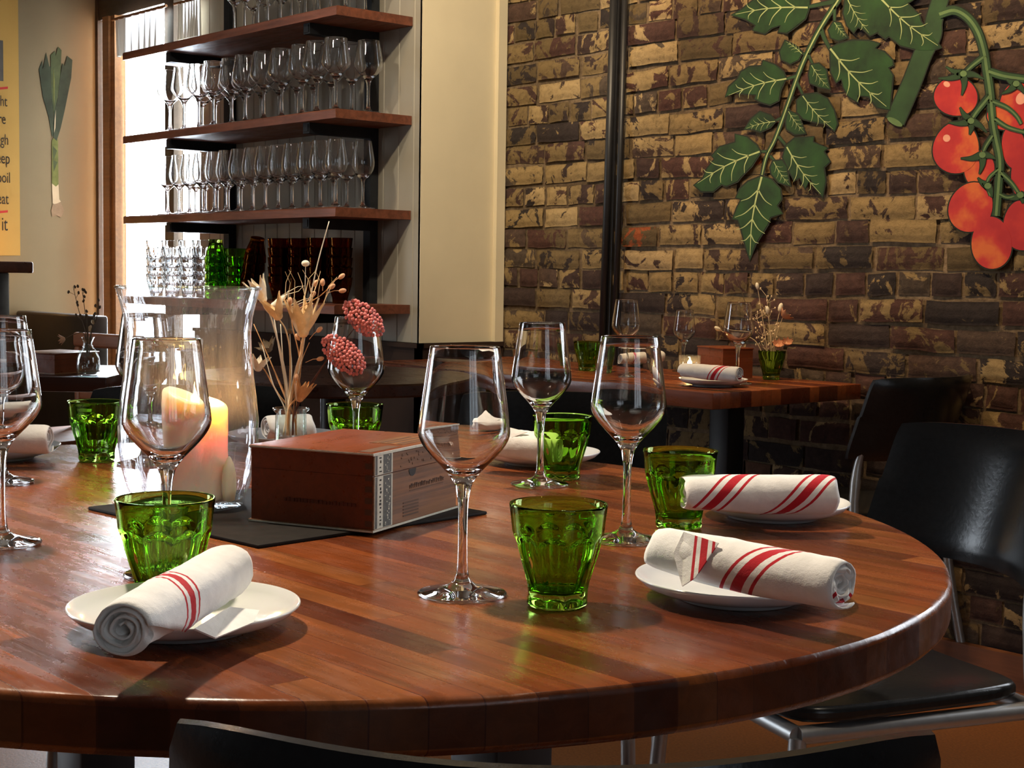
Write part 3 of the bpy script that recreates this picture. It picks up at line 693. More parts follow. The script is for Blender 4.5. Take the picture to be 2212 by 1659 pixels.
def pod(p, ax_, L, r, nseg=5, horns=True, seed=0):
    """a ribbed seed pod opening into pointed tips"""
    rn = random.Random(seed); ax_ = Vector(ax_).normalized(); q = Vector((0, 0, 1)).rotation_difference(ax_).to_matrix(); out = []
    for k in range(nseg):
        a = 2 * PI * k / nseg + rn.random() * .4; V, Fc = [], []
        for i in range(7):
            u = i / 6; wd = r * .75 * math.sin(PI * min(1, .12 + u * .9)) * (1 - .55 * u) + .0004; ro = r * (.35 + 1.0 * u ** .8) * (1 if u < .8 else 1 + .25 * (u - .8))
            for s in (-1, 0, 1):
                aa = a + s * wd / max(ro, .002); V.append(Vector((ro * (1 if s else 1.12) * math.cos(aa), ro * (1 if s else 1.12) * math.sin(aa), L * u)))
        for i in range(6):
            for s in range(2): b = i * 3 + s; Fc.append((b, b + 1, b + 4, b + 3))
        out.append((V, Fc))
        if horns: c = Vector((r * 1.4 * math.cos(a), r * 1.4 * math.sin(a), L)); out.append(tube([c, c + Vector((r * .3 * rn.uniform(-1, 1), r * .3 * rn.uniform(-1, 1), L * .45)), c + Vector((r * .6 * rn.uniform(-1, 1), r * .6 * rn.uniform(-1, 1), L * .75))], [.0006, .0004, .0002], 5))
    out.append(blob(Vector((0, 0, L * .12)), r * .55, 8, L * .2))
    V, Fc = cat_(*out); return [q @ v + p for v in V], Fc
def stem_thing(label, px, d0, d1, rad, stem_mat, heads, head_mat, hname='seed_head', name='dried_flower', group=DF):
    """px: pixel polyline from the vase up; heads: list of vf built from world points"""
    k = len(px) - 1; pts = [PD(x, y, d0 + (d1 - d0) * i / k) for i, (x, y) in enumerate(px)]
    t = thing(name, label, 'dried flower', pts[0], 0, group)
    sp = spline(pts, 6); m = len(sp)
    obj('stem', tube([p - pts[0] for p in sp], [rad * (1.15 - .55 * i / m) for i in range(m)], 7), stem_mat, t, True)
    for h in (heads or []):
        vf = h(pts, sp); obj(hname, ([v - pts[0] for v in vf[0]], vf[1]), head_mat, t, True if hname != 'seed_head' else 60)
    return t
tip = lambda P: (P[-1] - P[-3]).normalized()
px2m = lambda d: d / FPX
B0 = [(622, 940), (624, 885)]
U_ = px2m(DV)
stem_thing('pale nigella pod on a straight stem, leftmost of the tall dried stems', B0 + [(615, 800), (590, 700), (570, 650)], DV, DV - .02, .0016, 'straw_pale', [lambda P, S_: pod(P[-1], tip(S_), 54 * U_, 18 * U_, 5, False, 1)], 'straw_pale')
stem_thing('pale open seed pod leaning against the leftmost nigella pod', B0 + [(604, 760), (594, 700), (588, 662)], DV, DV + .01, .0012, 'straw_pale', [lambda P, S_: pod(P[-1], (S_[-1] - S_[-3]) + RW * .02, 46 * U_, 15 * U_, 4, True, 2)], 'straw_pale')
stem_thing('golden tulip-shaped seed pod lower right of the pale nigella pods', B0 + [(627, 770), (618, 715), (602, 688)], DV, DV - .03, .0015, 'straw', [lambda P, S_: pod(P[-1], tip(S_) + UW * .6, 52 * U_, 21 * U_, 4, False, 3)], 'pod_tan')
stem_thing('large golden trumpet-shaped pod on a thick upright stem', B0 + [(640, 800), (652, 760), (655, 724)], DV, DV - .04, .0026, 'straw', [lambda P, S_: pod(P[-1], UW + RW * -.05, 78 * U_, 25 * U_, 6, True, 4), lambda P, S_: pod(P[-1], UW + RW * .35, 80 * U_, 17 * U_, 5, True, 5)], 'pod_tan')
def sprig(buds, r=.0045):
    def one(bx, by, fx, fy):
        def f(P, S_):
            a, b = PD(fx, fy, DV - .03), PD(bx, by, DV - .03); m = (a + b) / 2 + UW * .002
            return cat_(tube([a, m, b], .0005, 5), blob(b, r * .75, 8, r * 1.25, b - a))
        return f
    return [one(*q) for q in buds]
stem_thing('peach flax sprig with many small round buds reaching up to the right', B0 + [(648, 790), (630, 690), (650, 665), (690, 640), (712, 620)], DV, DV - .03, .0010, 'straw_orange', sprig([(738, 597, 712, 618), (717, 619, 705, 628), (740, 628, 704, 634), (697, 610, 697, 628), (681, 612, 672, 625), (676, 636, 664, 650), (627, 650, 628, 680), (640, 690, 646, 700)]), 'bud_peach')
stem_thing('peach bud sprig curling low beside the lower pink cluster', B0 + [(645, 830), (652, 780), (668, 740)], DV, DV - .02, .0009, 'straw_orange', sprig([(690, 712, 668, 733), (692, 775, 660, 783), (643, 728, 650, 740), (641, 815, 640, 800)]), 'bud_peach')
stem_thing('round button seed head on a thin straight stalk, standing above the pods', B0 + [(648, 800), (657, 690), (660, 575)], DV, DV, .0008, 'straw_pale', [lambda P, S_: blob(P[-1] + UW * .004, 9 * U_, 12, 7 * U_, UW)], 'straw_pale')
stem_thing('small button seed head on a short stalk among the tall stems', B0 + [(630, 800), (628, 760), (626, 720)], DV + .02, DV + .02, .0008, 'straw_pale', [lambda P, S_: blob(P[-1] + UW * .003, 8 * U_, 12, 6 * U_, UW)], 'dry_brown')
stem_thing('single long grass blade, the tallest dried stem, crossing the lowest shelf', B0 + [(650, 780), (668, 660), (686, 570), (711, 478)], DV, DV - .05, .0011, 'straw_pale', [], 'straw')
def cluster(cx_, cy_, rx_, ry_, rot, dd, n_=150, seed=0):
    def f(P, S_):
        rn = random.Random(seed); out = []
        got = []
        for k in range(n_ * 12):
            a = rn.random() * 2 * PI; q = math.sqrt(rn.random()); x, y = q * rx_ * math.cos(a), q * ry_ * math.sin(a)
            if any((x - u) ** 2 + (y - v) ** 2 < 6.2 ** 2 for u, v in got): continue
            got.append((x, y)); q = min(1, q + rn.uniform(-.12, .1))
            X, Y = x * math.cos(rot) - y * math.sin(rot), x * math.sin(rot) + y * math.cos(rot)
            p = PD(cx_ + X, cy_ + Y, dd - .012 * math.sqrt(max(0, 1 - q * q)) * 1); out.append(blob(p, rn.uniform(3.5, 4.7) * U_, 8, 4.4 * U_, UW))
        for k in range(10):
            a = rn.random() * 2 * PI; out.append(tube([P[-1], PD(cx_ + .6 * rx_ * math.cos(a), cy_ + .6 * ry_ * math.sin(a), dd)], .0006, 4))
        return cat_(*out)
    return f
stem_thing('upper cluster of pink bead-like dried flowers in front of a wine glass', [(632, 940), (640, 885), (690, 800), (745, 735), (765, 710)], DV, DV - .02, .0011, 'stem_dark', [cluster(785, 688, 52, 28, .72, DV - .02, 210, 3)], 'flower_pink', 'flower_cluster')
stem_thing('lower cluster of pink bead-like dried flowers hanging over the wooden box', [(632, 940), (638, 885), (680, 820), (708, 775), (725, 765)], DV, DV - .03, .0012, 'stem_dark', [cluster(742, 766, 56, 29, .72, DV - .03, 220, 7)], 'flower_pink', 'flower_cluster')
stem_thing('ragged papery seed head beside the hurricane vase', B0 + [(600, 820), (578, 765)], DV + .01, DV + .03, .0012, 'straw_orange', [lambda P, S_: pod(PD(582, 758, DV + .03), -FW * .6 + UW - RW * .5, 22 * U_, 17 * U_, 8, False, 8)], 'dry_brown')
stem_thing('curled pale papery pod low beside the hurricane vase', B0 + [(600, 850), (572, 800), (560, 790)], DV + .01, DV + .02, .0014, 'straw_orange', [lambda P, S_: pod(PD(556, 800, DV + .02), UW + RW * .2, 34 * U_, 17 * U_, 5, False, 9)], 'straw_pale')
stem_thing('feathery orange dried head low over the vase mouth', B0 + [(640, 860), (652, 840)], DV - .01, DV - .02, .0016, 'straw_orange', [lambda P, S_: pod(PD(646, 865, DV - .02), UW + RW * .3, 44 * U_, 17 * U_, 9, False, 10)], 'straw_orange')
for i, (q, lab) in enumerate((([(640, 940), (632, 890), (588, 790), (548, 700)], 'thin orange stalk bending left in front of the hurricane vase'), ([(612, 940), (618, 885), (610, 760), (606, 700)], 'thin pale stalk between the golden pods'), ([(640, 940), (640, 885), (648, 760), (664, 690)], 'thin orange stalk behind the trumpet-shaped pod'), ([(620, 940), (616, 885), (590, 830), (566, 745)], 'second thin stalk leaning left over the vase rim'), ([(634, 940), (634, 885), (660, 700), (676, 655)], 'forked pale stalk rising to the right of the trumpet pod'))):
    stem_thing(lab, q, DV, DV + .01, .0010, ('straw_orange', 'straw_pale')[i % 2], [], 'straw')

# ================================================================== wall shelving with wine glasses and tumblers
SHX0, SHX1, SHY0 = PY(265, 120, 2.75).x, -4.018, 2.75
SHT = .030
shz = [1.891, 1.563, 1.246, .928]
xu = (xa(505), xa(810))
t = thing('wall_shelving', 'four-board reddish wooden wall shelf on black metal uprights, full of glasses', 'shelf', (SHX1, YS, 0))
org = Vector((SHX1, YS, 0))
for k, z in enumerate(shz):
    # boards a little rough at the front edge
    V, Fc = [], []; n = 40
    ring = lambda x, j: [Vector((x, SHY0 + .003 * noise.noise(Vector((x * 18, k * 3, 0))), z - SHT)), Vector((x, SHY0 + .004 * noise.noise(Vector((x * 21, k * 3 + 9, 0))), z - .004)), Vector((x, SHY0 + .004, z)), Vector((x, YS - .002, z)), Vector((x, YS - .002, z - SHT))]
    for i in range(n + 1):
        V += ring(SHX0 + (SHX1 - SHX0) * i / n, i)
    for i in range(n):
        for j in range(5): l = (j + 1) % 5; a = i * 5; Fc.append((a + j, a + 5 + j, a + 5 + l, a + l))
    Fc.append((4, 3, 2, 1, 0)); Fc.append(tuple(n * 5 + j for j in range(5)))
    obj('shelf_board', (([v - org for v in V]), Fc), 'shelf_wood', t, 30)
for x in xu:
    u = obj('upright', mv(box(x - .02, x + .02, YS - .034, YS - .001, .86, ZC - .35), -org.x, -org.y, 0), 'iron', t)
    for z in shz:
        obj('bracket', mv(cat_(box(x - .019, x + .019, SHY0 + .025, YS - .034, z - SHT - .036, z - SHT - .0005), box(x - .013, x + .013, SHY0 + .022, SHY0 + .025, z - SHT - .03, z - SHT - .006)), -org.x, -org.y, 0), 'iron', t)
SGL = mesh_of('wine_glass', cat_(lathe(FOOT[1:] and FOOT, 28)), 'clear_glass', True)
SG1 = mesh_of('wine_glass', lathe(FOOT[:-1] + STEM[:-1] + BOWL, 30), 'clear_glass', True)
round_bowl = [(z if z < .1 else .1 + (z - .1) * 1.0, r * (1.0 if z < .1 else 1.0)) for z, r in FOOT[:-1] + STEM[:-1]] + [(.094, .0066), (.099, .011), (.106, .0195), (.115, .0275), (.126, .0335), (.140, .0372), (.152, .0378), (.168, .0362), (.186, .0332), (.204, .0299), (.2195, .0272), (.2205, .0268), (.2203, .0260), (.2193, .0260), (.204, .0287), (.186, .032), (.168, .035), (.152, .0366), (.140, .036), (.126, .0322), (.116, .0265), (.109, .018), (.1065, .009), (.106, 0)]
SG2 = mesh_of('wine_glass', lathe(round_bowl, 30), 'clear_glass', True)
def shelf_glass(me, x, y, z, label, group, s=1.0, wide=1.0):
    o = obj('wine_glass', me, None, None, 40, (x, y, z + .0004)); o.scale = (s * wide, s * wide, s); return tag(o, label, 'wine glass', group)
def row(me, shelf, y, x0, x1, n, rowname, shelfname, group, s=1.0, jit=.006, wide=1.0):
    for i in range(n):
        x = x0 + (x1 - x0) * i / (n - 1) + rnd(-jit, jit); lab = 'clear stemmed wine glass, %s from the left in the %s row on the %s shelf' % (ORD(i), rowname, shelfname)
        shelf_glass(me, x, y + rnd(-jit, jit), shz[shelf], lab, group, s, wide)
xl_ = PY(372, 270, 2.82).x
row(SG1, 0, 2.825, PY(506, 30, 2.825).x, SHX1 - .06, 10, 'front', 'topmost', 'wine glasses on the topmost shelf')
row(SG1, 0, 2.93, PY(545, 30, 2.93).x, SHX1 - .09, 8, 'back', 'topmost', 'wine glasses on the topmost shelf')
row(SG1, 1, 2.81, xl_, SHX1 - .075, 11, 'front', 'second', 'wine glasses on the second shelf', 1.08, .006, 1.12)
row(SG1, 1, 2.915, xl_ + .06, SHX1 - .05, 11, 'back', 'second', 'wine glasses on the second shelf', 1.08, .006, 1.12)
row(SG2, 2, 2.80, xl_ + .0, SHX1 - .065, 14, 'front', 'third', 'wine glasses on the third shelf', 1.02, .004)
row(SG2, 2, 2.895, xl_ + .045, SHX1 - .05, 14, 'back', 'third', 'wine glasses on the third shelf', 1.02, .004)
# stacked tumblers on the lowest shelf
TCm = tumbler_mesh('clear_glass', 54, 9); TAm = tumbler_mesh('amber_glass', 54, 9); TGs = tumbler_mesh('green_glass', 54, 9)
STK = .0335
def stack(me, px, y, n, up, colour, which, lean=0.0):
    x = PY(px, 560, y).x; g = 'stacked %s tumblers on the lowest shelf' % colour
    for i in range(n):
        lab = '%s tumbler, %s from the bottom of the %s' % (colour, ORD(i), which); q = i * STK
        z = shz[3] + .0006 + q if up else shz[3] + .0006 + .0889 + q
        o = tumbler(me, lab, (x + lean * q, y, z), g, rnd(0, 1)); o.rotation_euler = (0 if up else PI, math.atan(lean), 0 if lean else rnd(0, .6)); o.location.z += .043 * lean - .5 * q * lean * lean
stack(TCm, 338, 2.86, 5, True, 'clear', 'clear stack nearest the window')
stack(TCm, 372, 2.88, 5, True, 'clear', 'second clear stack from the window')
stack(TCm, 408, 2.88, 5, True, 'clear', 'third clear stack from the window')
stack(TCm, 438, 2.90, 5, True, 'clear', 'clear stack touching the green stack')
stack(TGs, 466, 2.85, 5, False, 'green', 'upside-down green stack')
stack(TGs, 508, 2.89, 4, True, 'green', 'upright green stack beside the amber ones')
stack(TAm, 546, 2.90, 5, False, 'amber', 'leaning upside-down amber stack', .26)
stack(TAm, 604, 2.86, 5, True, 'amber', 'upright amber stack beside the leaning one')
stack(TAm, 646, 2.88, 5, True, 'amber', 'amber stack left of the button seed head')
stack(TAm, 688, 2.88, 5, True, 'amber', 'amber stack behind the button seed head')
stack(TAm, 735, 2.90, 5, True, 'amber', 'amber stack nearest the right-hand upright')

# ================================================================== murals, poster, conduit
MW = 'painted on the brick wall'
mur = thing('tomato_mural', 'painted tomato vine with green leaves and red tomatoes on the brick wall', 'mural', (-2.5, YB - .02, 1.6))
mo = Vector((-2.5, YB - .02, 1.6)); _mz = [0.0]
def zp(zx, zy): return (1450 + zx / 2.765, zy / 2.765)
def wallpoly(pts, name, mat, par, off, Y=YB - .0128, px=True, org_=mo, thick=.0012):
    P3 = [PY(*(zp(*p) if px else p), Y - off * .45) - org_ for p in pts]; n = len(P3); V = P3 + [p + Vector((0, thick, 0)) for p in P3]
    # orientation facing the room
    nz = sum((P3[i].x * P3[(i + 1) % n].z - P3[(i + 1) % n].x * P3[i].z) for i in range(n))
    idx = list(range(n)) if nz > 0 else list(range(n - 1, -1, -1))
    Fc = [tuple(idx)] + [(idx[i], idx[i] + n, idx[(i + 1) % n] + n, idx[(i + 1) % n]) for i in range(n)]
    return obj(name, (V, Fc), mat, par, False)
def strip(pts, w0, w1):
    """pixel polyline -> pixel polygon of tapering width"""
    pts = [Vector((p[0], p[1], 0)) for p in pts]; sp = spline(pts, 5); m = len(sp); Lf, Rt = [], []
    for i, p in enumerate(sp):
        t = (sp[min(i + 1, m - 1)] - sp[max(i - 1, 0)]).normalized(); nn = Vector((-t.y, t.x, 0)); w = (w0 + (w1 - w0) * i / (m - 1)) / 2
        Lf.append(p + nn * w); Rt.append(p - nn * w)
    return [(p.x, p.y) for p in Lf] + [(p.x, p.y) for p in reversed(Rt)]
def strips(plist, name, mat, par, off, Y=YB - .0128):
    parts = []
    for pts, w0, w1 in plist:
        sp = spline([Vector((a, b, 0)) for a, b in pts], 5); m = len(sp); V = []
        for i, p in enumerate(sp):
            t = (sp[min(i + 1, m - 1)] - sp[max(i - 1, 0)]).normalized(); nn = Vector((-t.y, t.x, 0)); w = (w0 + (w1 - w0) * i / (m - 1)) / 2
            for s in (1, -1): q = p + nn * (w * s); V.append(PY(*zp(q.x, q.y), Y - off * .45) - mo)
        parts.append((V, [(2 * i, 2 * i + 1, 2 * i + 3, 2 * i + 2) for i in range(m - 1)]))
    return obj(name, cat_(*parts), mat, par, False)
def grow(pts, d):
    out = []; n = len(pts); ar = sum(pts[i][0] * pts[(i + 1) % n][1] - pts[(i + 1) % n][0] * pts[i][1] for i in range(n)); s = 1 if ar > 0 else -1
    for i in range(n):
        a, b, c = Vector(pts[i - 1]), Vector(pts[i]), Vector(pts[(i + 1) % n]); e1, e2 = (b - a).normalized(), (c - b).normalized(); nn = Vector((e1.y + e2.y, -e1.x - e2.x)) * s
        nn = nn.normalized() if nn.length > .2 else Vector((e1.x - e2.x, e1.y - e2.y)).normalized(); out.append((b.x + nn.x * d, b.y + nn.y * d))
    return out
# vine first (lowest), then leaves, then tomatoes with calyces
vines = [([(1010, -20), (900, 150), (820, 300), (760, 440), (690, 640), (620, 830), (570, 930), (540, 1050)], 30, 16), ([(800, 45), (980, 8)], 14, 26), ([(890, 160), (915, 230), (950, 295)], 22, 16), ([(815, 320), (850, 395)], 14, 9), ([(745, 480), (790, 575)], 14, 9), ([(690, 640), (715, 675)], 10, 8), ([(640, 815), (695, 880)], 16, 10), ([(590, 930), (625, 970)], 12, 9), ([(675, 475), (745, 455)], 10, 15), ([(615, 725), (665, 700)], 8, 12), ([(975, 20), (975, 135)], 16, 12), ([(775, 320), (815, 325)], 8, 10), ([(520, 905), (580, 905)], 10, 14)]
strips([(p, a + 9, b + 9) for p, a, b in vines], 'vine_outline', 'leaf_outline', mur, .0010); strips(vines, 'vine_stem', 'vine_green', mur, .0018); strips([(p, a * .3, b * .3) for p, a, b in vines[:1]], 'vine_highlight', 'leaf_vein', mur, .0024)
thick = [([(1615, -30), (1570, 120), (1560, 210), (1500, 330), (1430, 510), (1335, 725)], 92, 112), ([(1600, 85), (1690, 62), (1770, 105), (1830, 190), (1865, 300), (1885, 420), (1905, 560), (1925, 760), (1962, 950), (1955, 1100), (1940, 1290)], 52, 46), ([(1890, 425), (1990, 455), (2130, 475)], 46, 44), ([(1905, 570), (1830, 660), (1790, 720)], 40, 30), ([(1900, 600), (2000, 640), (2060, 690), (2090, 740)], 34, 26), ([(1930, 710), (2010, 760), (2110, 790)], 34, 26), ([(1920, 810), (1880, 870), (1855, 930)], 30, 22), ([(1955, 1010), (1900, 1060), (1885, 1110), (1905, 1170)], 24, 20), ([(1965, 1030), (2030, 1090), (2080, 1160)], 34, 26), ([(1960, 1160), (2010, 1180), (2080, 1165)], 24, 20), ([(1880, 330), (1800, 390), (1748, 440)], 36, 26)]
thick_px = thick
strips([(p, a + 14, b + 14) for p, a, b in thick], 'vine_outline', 'leaf_outline', mur, .0012)
strips(thick[:1], 'vine_stem', 'vine_green', mur, .0019); strips(thick[1:], 'vine_stem', 'vine_green', mur, .0062); strips([(p, a * .35, b * .35) for p, a, b in thick[1:]], 'vine_highlight', 'vine_light', mur, .0066)
wallpoly([(1335 + 46 * math.cos(a) * .95 + 10 * math.sin(a), 728 + 24 * math.sin(a) + 16 * math.cos(a)) for a in [2 * PI * k / 20 for k in range(20)]], 'vine_cut_end', 'vine_light', mur, .0023)
leaves = [([(362, 90), (420, 60), (470, 20), (520, -20), (830, -20), (818, 60), (800, 110), (740, 160), (690, 195), (640, 190), (655, 150), (600, 165), (560, 200), (490, 180), (505, 150), (440, 112)], (362, 90), (815, 45)),
    ([(1040, -20), (1030, 80), (1050, 150), (1090, 195), (1112, 160), (1150, 175), (1188, 212), (1235, 190), (1225, -20)], (1188, 205), (1050, -10)),
    ([(1225, -20), (1215, 120), (1240, 200), (1280, 230), (1300, 215), (1370, 270), (1480, 300), (1560, 300), (1612, 284), (1560, 220), (1490, 130), (1480, 90), (1410, 20), (1480, -20)], (1612, 284), (1250, -10)),
    ([(950, 290), (1000, 262), (1080, 242), (1180, 245), (1245, 260), (1215, 290), (1270, 310), (1320, 360), (1325, 390), (1295, 405), (1322, 450), (1312, 560), (1305, 655), (1230, 640), (1180, 575), (1110, 570), (1115, 612), (1060, 575), (1030, 520), (1018, 470), (985, 492), (955, 430), (952, 350)], (1305, 652), (950, 290)),
    ([(680, 243), (650, 310), (660, 355), (710, 380), (760, 355), (782, 312), (740, 275)], (680, 246), (780, 320)),
    ([(325, 577), (345, 520), (400, 470), (418, 430), (470, 400), (540, 395), (550, 363), (620, 390), (670, 430), (682, 470), (650, 540), (640, 600), (590, 625), (540, 610), (500, 590), (510, 565), (440, 560), (380, 550)], (325, 577), (688, 470)),
    ([(833, 388), (880, 380), (925, 420), (930, 470), (947, 532), (890, 520), (830, 495), (822, 450)], (945, 530), (838, 390)),
    ([(788, 567), (870, 558), (930, 590), (970, 660), (990, 740), (975, 782), (930, 740), (850, 725), (790, 710), (753, 670), (752, 600)], (976, 780), (785, 573)),
    ([(438, 772), (480, 710), (530, 668), (590, 690), (622, 725), (590, 760), (530, 787), (490, 770)], (440, 770), (620, 725)),
    ([(698, 660), (760, 690), (780, 750), (802, 797), (740, 802), (690, 770), (686, 720)], (800, 796), (700, 665)),
    ([(138, 1106), (190, 1070), (215, 1010), (260, 950), (245, 930), (290, 880), (385, 850), (383, 803), (450, 820), (510, 870), (532, 910), (480, 990), (420, 1050), (395, 1082), (330, 1110), (300, 1100), (250, 1142), (180, 1142)], (140, 1106), (528, 905)),
    ([(688, 868), (740, 825), (850, 818), (845, 850), (932, 885), (910, 905), (947, 965), (910, 1000), (920, 1080), (905, 1178), (860, 1120), (830, 1065), (800, 1127), (770, 1060), (735, 1077), (700, 1010), (668, 940)], (905, 1172), (690, 878)),
    ([(608, 963), (660, 958), (690, 1000), (700, 1080), (712, 1112), (640, 1087), (600, 1040), (593, 1000)], (710, 1110), (612, 966)),
    ([(540, 1053), (600, 1075), (650, 1130), (657, 1190), (630, 1230), (662, 1275), (590, 1297), (575, 1340), (545, 1390), (500, 1460), (470, 1555), (445, 1470), (420, 1370), (400, 1312), (368, 1307), (395, 1240), (420, 1190), (388, 1180), (410, 1130), (460, 1085)], (470, 1550), (540, 1056)),
    ([(970, 130), (1010, 140), (1030, 190), (1057, 226), (1000, 242), (955, 225), (940, 180)], (1052, 226), (975, 134))]
for k, (pl, tp, bs) in enumerate(leaves):
    o_ = .0026 + .00022 * k
    lf = wallpoly(pl, 'leaf', 'leaf_green', mur, o_); wallpoly(grow(pl, 9), 'leaf_outline', 'leaf_outline', lf, o_ - .0013)
    tp, bs = Vector(tp), Vector(bs); d = tp - bs; Ln = d.length; d.normalize(); q = Vector((-d.y, d.x)); w = max(4, Ln * .024)
    mid = lambda s: bs + d * (Ln * s) + q * (Ln * .04 * math.sin(s * PI))
    vs = [([tuple(mid(s)) for s in (0, .3, .6, .95)], w, w * .25)]
    for s, ln in ((.16, .26), (.34, .30), (.52, .24), (.70, .15)):
        for sg in (1, -1):
            b = mid(s); e = b + d * (Ln * ln * .62) + q * (sg * Ln * ln * .72); m_ = (b + e) / 2 + d * (Ln * .03)
            vs.append(([tuple(b), tuple(m_), tuple(e)], w * .65, w * .2))
    strips(vs, 'leaf_vein', 'leaf_vein', lf, o_ + .0008)
def egg(cx_, cy_, rx_, ry_, rot, tapr=.0):
    out = []
    for k in range(36):
        a = 2 * PI * k / 36; x, y = rx_ * math.cos(a) * (1 + tapr * math.sin(a)), ry_ * math.sin(a); out.append((cx_ + x * math.cos(rot) - y * math.sin(rot), cy_ + x * math.sin(rot) + y * math.cos(rot)))
    return out
toms = [(2060, 640, 100, 150, .1, 0), (1985, 700, 100, 75, .2, 0), (2045, 880, 70, 130, -.1, 0), (1840, 1010, 90, 110, .1, 0), (2110, 1050, 80, 150, 0, 0), (1700, 575, 130, 116, .15, .05), (1702, 880, 136, 156, .2, .1), (2095, 1345, 112, 150, -.05, .1), (1790, 1236, 128, 152, .42, .06), (1913, 1450, 120, 156, -.05, .08)]
for k, (cx_, cy_, rx_, ry_, rt, tpr) in enumerate(toms):
    pl = egg(cx_, cy_, rx_, ry_, rt, tpr); o_ = .0022 + .00035 * k
    tm = wallpoly(pl, 'tomato', 'tomato_red', mur, o_); wallpoly(egg(cx_, cy_, rx_ + 8, ry_ + 8, rt, tpr), 'tomato_outline', 'leaf_outline', tm, o_ - .0014)
    if k in (0, 5, 6): wallpoly(egg(cx_ - rx_ * (.42 if k else -.3), cy_ - ry_ * (.62 if k == 5 else .35), rx_ * (.16 if k else .3), ry_ * (.14 if k else .26), .5), 'tomato_highlight', 'tomato_shine', tm, o_ + .0003)
for (cx_, cy_, tips) in ((1745, 440, [(1640, 398), (1595, 468), (1735, 570), (1868, 472)]), (1790, 722, [(1724, 640), (1658, 732), (1782, 805), (1885, 792)]), (1858, 925, [(1728, 946), (1840, 1040), (1938, 948)]), (2060, 500, [(1975, 560), (2000, 470), (2110, 560)]), (1890, 1110, [(1830, 1060), (1855, 1095), (1915, 1180)]), (2085, 1165, [(2020, 1190), (2100, 1215), (2150, 1190)])):
    pet = [([(cx_, cy_), ((cx_ + a) / 2 + (b - cy_) * .08, (cy_ + b) / 2 - (a - cx_) * .08), (a, b)], 46, 5) for a, b in tips]
    cl = strips([(p, a + 12, b + 8) for p, a, b in pet], 'calyx_outline', 'leaf_outline', mur, .0064); strips(pet, 'calyx', 'vine_green', mur, .0070)
    wallpoly(egg(cx_, cy_, 20, 18, 0), 'calyx_centre', 'vine_light', mur, .0076)
# leek painted on the cream wall
lo_ = Vector((XL + .002, PX(120, 280, XL).y, PX(120, 280, XL).z))
lk_ = thing('leek_mural', 'painted leek with dark green leaves and pale root on the tan wall', 'mural', lo_)
def lp(pts, name, mat, off, par=lk_, sc=2.858, org_=lo_):
    P3 = [PX(x / sc, y / sc, XL + .002 + off) - org_ for x, y in pts]; n = len(P3); nz = sum((P3[i].y * P3[(i + 1) % n].z - P3[(i + 1) % n].y * P3[i].z) for i in range(n))
    idx = list(range(n)) if nz > 0 else list(range(n - 1, -1, -1)); V = P3 + [p - Vector((.001, 0, 0)) for p in P3]
    return obj(name, (V, [tuple(idx)] + [(idx[i], idx[i] + n, idx[(i + 1) % n] + n, idx[(i + 1) % n]) for i in range(n)]), mat, par, False)
lp([(240, 430), (262, 375), (265, 425), (285, 325), (305, 410), (315, 412), (325, 600), (335, 830), (322, 845), (300, 720), (265, 600)], 'leaf', 'leek_dark', .0010)
lp([(312, 340), (340, 315), (345, 345), (358, 288), (380, 310), (372, 480), (350, 640), (332, 700), (318, 560)], 'leaf', 'leek_mid', .0016)
lp([(372, 470), (385, 390), (400, 408), (415, 345), (447, 370), (440, 480), (400, 680), (375, 790), (350, 870), (330, 850), (335, 690), (358, 600)], 'leaf', 'leek_dark', .0022)
lp([(330, 420), (338, 500), (336, 650), (330, 600)], 'leaf_highlight', 'leek_light', .0028); lp([(345, 680), (342, 790), (334, 820), (338, 740)], 'leaf_highlight', 'leek_white', .0030)
lp([(320, 868), (335, 845), (358, 862), (361, 1138), (345, 1152), (320, 1132)], 'stalk', 'leek_light', .0016); lp([(326, 900), (352, 930), (330, 990), (355, 1000), (332, 1060), (328, 950)], 'stalk_sheen', 'leek_mid', .0020)
lp([(320, 1132), (345, 1152), (361, 1138), (366, 1230), (376, 1245), (340, 1262), (326, 1255)], 'stalk_base', 'leek_white', .0014); lp([(326, 1262), (345, 1258), (376, 1250), (396, 1300), (378, 1342), (350, 1330), (322, 1336), (316, 1300)], 'root', 'leek_root', .0018)
# yellow lettered poster, cut by the picture edge
po = Vector((XL + .003, PX(40, 250, XL).y, 1.5))
pt = thing('wall_poster', 'yellow poster with black lettering and red rules, cut off by the left picture edge', 'poster', po)
lp([(-420, -330), (38 * 2.858, -330), (44 * 2.858, 552 * 2.858), (-420, 552 * 2.858)], 'poster_sheet', 'poster_yellow', .0012, pt, 2.858, po)
def text(s, xr, yb, h, mat, squash=.62):
    cu = bpy.data.curves.new('t', 'FONT'); cu.body = s; cu.align_x = 'RIGHT'; cu.size = 1; tmp = bpy.data.objects.new('t', cu); C.objects.link(tmp)
    bpy.context.view_layer.update(); me = bpy.data.meshes.new_from_object(tmp.evaluated_get(bpy.context.evaluated_depsgraph_get())); bpy.data.objects.remove(tmp)
    P = PX(xr, yb, XL + .0048); D_ = (P - EYE).dot(FW); sz = h / FPX * D_ / .52
    me.materials.clear(); me.materials.append(MATS[mat]); M = Matrix(((0, 0, 1, 0), (1, 0, 0, 0), (0, 1, 0, 0), (0, 0, 0, 1)))     # text x -> +Y, text y -> Z, facing +X
    me.transform(M @ Matrix.Diagonal((sz * squash, sz, 1, 1)))
    o = obj('lettering', me, None, pt, False, P - po); return o
